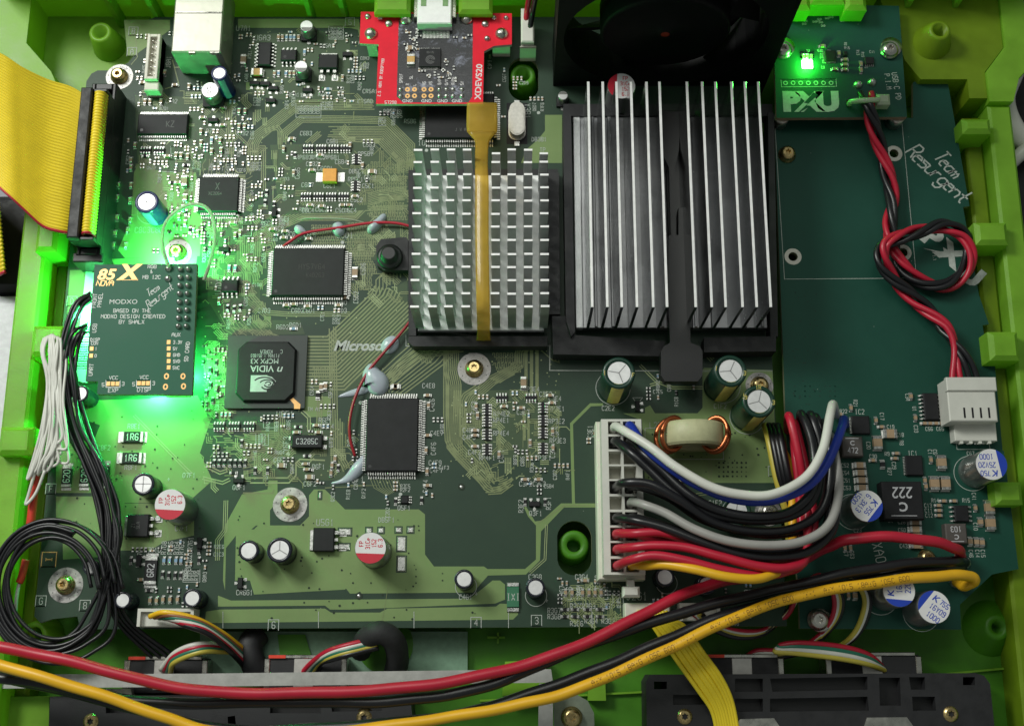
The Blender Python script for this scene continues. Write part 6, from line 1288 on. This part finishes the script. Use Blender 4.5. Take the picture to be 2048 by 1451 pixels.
loose('black_supply_wire', w_blk, [(1930, 1122, 3), (1900, 1122, 9), (1800, 1130, 13), (1680, 1148, 14), (1580, 1172, 14), (1470, 1198, 14), (1360, 1225, 14), (1240, 1265, 15), (1130, 1308, 16), (1040, 1345, 17), (950, 1378, 18), (850, 1396, 18), (740, 1402, 18), (600, 1402, 17), (430, 1406, 16), (300, 1402, 16), (180, 1385, 16), (80, 1366, 16), (-20, 1350, 16)], 'black supply wire running just under the red one')
loose('lower_black_supply_wire', w_blk, [(1925, 1132, 3), (1880, 1136, 8), (1780, 1148, 11), (1660, 1178, 12), (1560, 1200, 13), (1460, 1225, 14), (1360, 1268, 14), (1260, 1310, 14), (1160, 1350, 14), (1060, 1388, 14), (960, 1418, 14), (860, 1436, 14), (700, 1452, 14), (540, 1460, 13), (420, 1452, 13), (300, 1425, 13), (150, 1385, 13), (-20, 1345, 12)], 'black supply wire hugging the upper side of the yellow wire')
loose('yellow_supply_wire', w_yel, [(1912, 1162, 3), (1930, 1172, 6), (1949, 1160, 9), (1938, 1150, 11), (1890, 1152, 13), (1800, 1158, 15), (1680, 1175, 16), (1570, 1200, 17), (1450, 1242, 18), (1350, 1290, 18), (1250, 1338, 18), (1150, 1378, 18), (1050, 1405, 18), (940, 1428, 18), (820, 1444, 18), (680, 1462, 18), (560, 1474, 18), (430, 1462, 19), (330, 1433, 20), (220, 1396, 21), (110, 1360, 22), (-20, 1322, 22)], 'thick yellow supply wire arching from the right to the lower left')
for px, py in ((1922, 1114), (1912, 1162), (1932, 1124)): blob(px, py, 1.6, 1.6, pw, 2.0)

# ---- twisted red and black cable with white plug
tw = thing('twisted_power_cable', 'twisted red and black cable looping over the teal board', 'power cable')
core = wire([(1731, 185, 12), (1738, 215, 12.5), (1748, 255, 10), (1768, 320, 6), (1784, 390, 5), (1780, 450, 5), (1788, 500, 5), (1812, 540, 5), (1850, 566, 5), (1895, 570, 5), (1928, 545, 5), (1940, 505, 6), (1925, 468, 7), (1885, 452, 8), (1840, 462, 8.5), (1800, 475, 9), (1768, 490, 9), (1764, 520, 8.5), (1785, 555, 7), (1820, 590, 6), (1855, 620, 6), (1885, 650, 7), (1908, 685, 8), (1922, 720, 8.5), (1930, 760, 8)], 12)
Lc = [0]
for a, b in zip(core, core[1:]): Lc.append(Lc[-1]+(b-a).length)
for q, (m, ph) in enumerate(((w_red, 0), (w_red, 65), (w_blk, 180), (w_blk, 245))):
    pts = []
    for i, p in enumerate(core):
        t = (core[min(i+1, len(core)-1)]-core[max(i-1, 0)]).normalized(); sd = t.cross(Vector((0, 0, 1))).normalized(); up = sd.cross(t)
        u = Lc[i]/Lc[-1]; a = R(ph+150+Lc[i]*12.5); fl = max(0, (u-.9)/.1); rad = 1.28
        o1 = sd*(rad*math.cos(a))+up*(rad*math.sin(a)); tg = sd*((-2.9, -1.0, 1.0, 2.9)[q]*-1)
        tg = Vector(((-3.4, -1.2, 1.2, 3.4)[q], 0, 0)); o2 = o1.lerp(tg, fl)
        f0 = max(0, 1-u/.03); st_ = Vector(((1.6, 1.6, -1.6, -1.6)[q], 0, 0)); pts.append(p+o2.lerp(st_, f0))
    mb = MB(); mb.tube(pts, .84, 9); mb.build('wire', m, tw)
xa, ya = P(1900, 842, 10); xb, yb3 = P(1988, 757, 10); mb = MB(); mb.box(xa, ya, 3.2, xb, yb3, 10, 0, .3); pg = mb.build('plug', whitep, tw)
mb = MB(); mb.box(xa-.2, yb3-3.4, 9.0, xb+.3, yb3+.3, 10.6, 0, .2); mb.build('plug_rim', whitep, pg)
for i in range(4): x = P(1929+i*16.4, 825, 10)[0]; y = P(1929, 825, 10)[1]; mb = MB(); mb.box(x-.25, y-1.4, 10.01, x+.25, y+1.4, 10.04); mb.build('contact_slot', M_slot if 'M_slot' in globals() else chip, pg)
# cable tie
mb = MB(); x, y = P(1766, 200, 13); mb.box(x-1.8, y-1.6, 10.5, x+1.8, y+1.6, 14, 0, .7); o = tag(mb.build('cable_tie', clear_m), 'pale plastic cable tie holding the twisted cable to the small board', 'cable tie')
m2 = MB(); m2.tube(wire([(1698, 208, 9.5), (1704, 203, 12.2), (1725, 201, 14.6), (1750, 200, 14.2), (1764, 200, 12.6)]), .75, 8); m2.build('band', clear_m, o)

# ---- bottom: yellow flat cable, controller cables, sockets
fy = thing('yellow_flat_cable', 'flat yellow cable of nine strands leaving the lower edge of the board', 'ribbon cable')
xa, ya = P(1250, 1235, 6); xb, yb4 = P(1340, 1205, 6); mb = MB(); mb.box(xa, ya, .1, xb, yb4, 6, 0, .3); mb.build('plug', ivory, fy)
for i in range(9):
    u = (i-4)+rr.uniform(-1.1, 1.1); mb = MB(); mb.tube(wire([(1275+i*7, 1222, 6), (1298+i*6, 1240, 7), (1328+i*5.2, 1268-u*3.2, 6), (1362+i*5.5, 1318-u*3, 4+abs(u)*.2), (1398+i*5.5, 1368-u*3, 4), (1424+i*5, 1412-u*2, 3), (1436+i*5.2, 1470, 2)]), .58, 8); mb.build('strand', rib_y, fy)
def loom(name, label, plug, paths, cols, r=.72, plugname='plug'):
    t = thing(name, label, 'cable', 'controller cables along the front')
    if plug:
        (x0, y0_, x1, y1_, z) = plug; mb = MB(); a = P(x0, y1_, z); b = P(x1, y0_, z)
        mb.box(a[0], a[1], .1, b[0], b[1], z-1.5, 0, .2)
        for q in ((a[0], a[1], a[0]+.8, b[1]), (b[0]-.8, a[1], b[0], b[1]), (a[0]+.8, b[1]-.8, b[0]-.8, b[1])): mb.box(q[0], q[1], z-1.5, q[2], q[3], z, 0)
        mb.build(plugname, whitep, t)
    for p, m in zip(paths, cols): mb = MB(); mb.tube(wire(p), r, 8); mb.build('wire', m, t)
    return t
cols = [w_yel, w_tan, w_grn, w_wht, w_red, w_blk]
loom('left_controller_cable', 'coloured controller cable from the white plug at lower left', (273, 1216, 388, 1252, 6), [[(300+i*9, 1232+i, 7), (330+i*8, 1224+i*5, 10), (390+i*5, 1236+i*6, 9), (440+i*3, 1262+i*7, 4), (478, 1290+i*6, -2), (490, 1300+i*7, -6)] for i in range(6)], cols)
loom('left_port_cable', 'coloured cable bending into the first metal controller port', None, [[(500, 1298+i*3, -6), (450, 1290+i*4, 0), (395+i*2, 1288+i*5, 4), (350, 1305+i*6, 2), (322+i*6, 1338+i*2, -4)] for i in range(4)], [w_wht, w_red, w_grn, w_olv])
loom('second_port_cable', 'coloured cable from the dark sleeve into the second controller port', None, [[(745+i*3, 1278+i*4, 3), (700, 1288+i*5, 4), (655+i*2, 1302+i*4, 2), (622+i*5, 1325, -2), (600+i*7, 1350, -6)] for i in range(5)], [w_red, w_wht, w_grn, w_olv, w_blk])
mb = MB(); mb.tube(wire([(720, 1300, -4), (735, 1275, 2), (762, 1264, 4), (788, 1282, 2), (795, 1320, -3), (785, 1360, -8)]), 3.0, 14); tag(mb.build('dark_cable_sleeve', rubber), 'dark woven cable sleeve bending over the board edge', 'sleeve')
mb = MB(); mb.tube(wire([(520, 1355, -8), (505, 1320, -6), (500, 1290, -6), (515, 1268, -8)]), 3.4, 14); tag(mb.build('black_cable_sleeve', blackr), 'black cable sleeve between the two metal ports at lower left', 'sleeve')
loom('right_controller_cable', 'coloured cable bowing out below the lower right plugs', (1360, 1205, 1440, 1240, 5), [[(1380+i*8, 1222+i*2, 6), (1420+i*3, 1246+i*4, 3), (1480, 1262+i*4, 0), (1530, 1258+i*2, -2), (1575, 1228-i*2, 0), (1600+i*3, 1180, 3), (1640+i*2, 1150+i*4, 5), (1668+i*5, 1190, 6), (1662+i*4, 1240, 3), (1620, 1285+i*3, -2), (1570, 1300+i*4, -5), (1510, 1302+i*5, -6), (1478+i*5, 1330, -9)] for i in range(4)], [w_red, w_wht, w_olv, w_blk])
loom('folded_controller_cable', 'flat coloured cable folded back above the right metal port', None, [[(1700+i*6, 1150, 4), (1728+i*5, 1190, 5), (1725+i*5, 1230, 4), (1705+i*4, 1270, 1), (1670, 1295+i*2, -3), (1620, 1302+i*3, -4)] for i in range(3)]+[[(1640, 1300+i*4, -2), (1590-i*6, 1286+i*4, 1), (1560-i*3, 1290+i*4, 2), (1600, 1285+i*7, 3), (1680, 1292+i*8, 2), (1740, 1310+i*6, -1), (1775+i*2, 1345, -7)] for i in range(4)], [w_olv, w_wht, w_blk, w_red, w_grn, w_wht, w_olv])
def port(px0, px1, py, label):
    z = -4.5; a = P(px0, py, z); b = P(px1, py, z); t = thing('metal_port', label, 'socket', 'metal controller ports')
    mb = MB(); mb.box(a[0], a[1]-9, -12.3, b[0], a[1], z, 0, .3); mb.build('shell', blackr, t)
    for x0, x1 in ((a[0]-.6, a[0]+.9), (b[0]-.9, b[0]+.6)): m2 = MB(); m2.box(x0, a[1]-9, -12, x1, a[1]-.4, z+.4, 0, .2); m2.build('side_plate', steel, t)
    m2 = MB(); m2.box(a[0]+1, a[1]-.35, -11, b[0]-1, a[1]+.6, z+.5, 0, .15); m2.build('top_flange', steel, t)
    m2 = MB(); c = a[0]+(b[0]-a[0])*.48; m2.box(c-2.6, a[1]-8, z+.02, c+2.6, a[1]-.4, z+.3, 0, .1); m2.build('contact_plate', M_pl, t)
    m2 = MB(); m2.box(a[0]+.6, a[1]-.3, z+.52, a[0]+5, a[1]+.5, z+.75); m2.build('red_glow_mark', M_rm, t)  # red patch imitates a red glow on the port top
M_pl = M('pale plate', (.55, .53, .50), .4, .6); M_rm = M('red glow tint', (.75, .05, .02), .5)
port(254, 412, 1316, 'metal controller port farthest left at the front'); port(534, 690, 1313, 'metal controller port second from the left'); port(1410, 1562, 1312, 'metal controller port right of the yellow flat cable'); port(1655, 1837, 1308, 'metal controller port farthest right at the front')

# ---- front plates and black brackets
zb_ = 2.0
pt = thing('grey_metal_bracket', 'long grey metal bracket strip across the front with a screw tab', 'bracket')
mb = MB(); mb.prism(pix('-20,1348 400,1346 1102,1337 1106,1364 400,1372 -20,1376', zb_), zb_-1.2, zb_); mb.build('cross_strip', grey_m, pt)
mb = MB(); mb.prism(pix('1078,1366 1106,1365 1106,1480 1076,1480', zb_), zb_-1.2, zb_); mb.build('upright_strip', grey_m, pt)
mb = MB(); mb.prism(pix('1108,1388 1150,1386 1175,1400 1188,1425 1190,1480 1108,1480', -3), -4.2, -3); mb.build('screw_tab', M('zinc tab', (.22, .26, .20), .5, .4), pt)
screw(1144, 1434, False, pt, -3, 2.4, 2.4, brass)
def bracket(out, label, zt, holes, cells, screws, plates):
    t = thing('black_port_bracket', label, 'bracket', 'black port brackets at the front'); mb = MB(); mb.prism(pix(out, zt), -12, zt, 0, [pix(h, zt) for h in holes+cells]); mb.build('body', blackr, t)
    for c in cells: m2 = MB(); m2.prism(pix(c, zt), -11.9, zt-3.2); m2.build('recess_floor', blackp, t)
    for s in screws: screw(*s, False, t, zt-1.5, 2.0, 2.2, brass)
    for p in plates: m2 = MB(); m2.prism(pix(p, zt+.3), zt-2, zt+.3); m2.build('metal_plate', steel, t)
bracket('1300,1348 1950,1345 1968,1350 1980,1366 1992,1480 1294,1480 1292,1362', 'wide black port bracket at the lower right', 0, ['1308,1362 1334,1362 1334,1377 1308,1377', '1926,1353 1950,1353 1950,1369 1926,1369'],
        ['1470,1356 1526,1356 1526,1382 1470,1382', '1540,1356 1735,1352 1735,1378 1545,1382', '1540,1396 1735,1392 1738,1420 1540,1422', '1818,1353 1850,1353 1850,1378 1822,1378', '1824,1392 1870,1392 1872,1420 1826,1420', '1346,1388 1440,1388 1440,1408 1346,1408', '1470,1396 1526,1396 1526,1422 1470,1422', '1758,1354 1800,1354 1802,1410 1760,1410'],
        [(1370, 1432), (1903, 1427)], ['1480,1437 1548,1435 1572,1470 1460,1470', '1734,1434 1814,1433 1840,1470 1722,1470'])
bracket('100,1392 806,1384 820,1390 830,1480 96,1480', 'black port bracket at the lower left behind the supply wires', -1, ['455,1432 470,1430 472,1448 456,1448'], ['210,1400 300,1398 302,1425 212,1425', '540,1396 640,1394 642,1425 540,1425', '660,1394 760,1392 764,1420 664,1422'], [(180, 1442), (728, 1434)], ['205,1376 262,1376 264,1392 205,1392'])


def wire_print(o, path, r, s, s0, h, mt):
    """lettering wrapped over the top of a round wire, from arc length s0"""
    L_ = [0]
    for a, b in zip(path, path[1:]): L_.append(L_[-1]+(b-a).length)
    def at(q, t):
        i = 0
        while i < len(L_)-2 and L_[i+1] < q: i += 1
        f = min(1, max(0, (q-L_[i])/max(1e-6, L_[i+1]-L_[i]))); p = path[i].lerp(path[i+1], f); d = (path[i+1]-path[i]).normalized(); sd = Vector((0, 0, 1)).cross(d).normalized(); up = d.cross(sd)
        if up.z < 0: up = -up
        return p+sd*t+up*(math.sqrt(max(.01, r*r-t*t))+.03)
    mb = MB(); u = h/6
    for i, ch in enumerate(s):
        for st in G.get(ch, '').split('|'):
            q = [(s0+i*h*.78+int(g[0])*u*.8, (int(g[1])-3)*u) for g in st.split()]
            for (a0, b0), (a1, b1) in zip(q, q[1:]):
                dx, dy = a1-a0, b1-b0; l = math.hypot(dx, dy)
                if l < 1e-6: continue
                nx, ny = -dy/l*.07, dx/l*.07; n = mb.add([at(a0+nx, b0+ny), at(a1+nx, b1+ny), at(a1-nx, b1-ny), at(a0-nx, b0-ny)]); mb.face((n, n+1, n+2, n+3))
    mb.build('printed_lettering', mt, o, 'stuff')
yw = bpy.data.objects['yellow_supply_wire']
ypath = wire([(1912, 1162, 3), (1930, 1172, 6), (1949, 1160, 9), (1938, 1150, 11), (1890, 1152, 13), (1800, 1158, 15), (1680, 1175, 16), (1570, 1200, 17), (1450, 1242, 18), (1350, 1290, 18), (1250, 1338, 18), (1150, 1378, 18), (1050, 1405, 18), (940, 1428, 18), (820, 1444, 18), (680, 1462, 18), (560, 1474, 18), (430, 1462, 19), (330, 1433, 20), (220, 1396, 21), (110, 1360, 22), (-20, 1322, 22)], 10)
ypath = wob(ypath, .16, 22)[:141][::-1]
wire_print(yw, ypath, 1.38, 'AWM 1015 18AWG 105C 600V VW-1    AWM 1015 18AWG 105C 600V VW-1  AWM 1015 18AWG 105C 600V', 45, 1.25, M('wire print', (.22, .10, .01), .6))
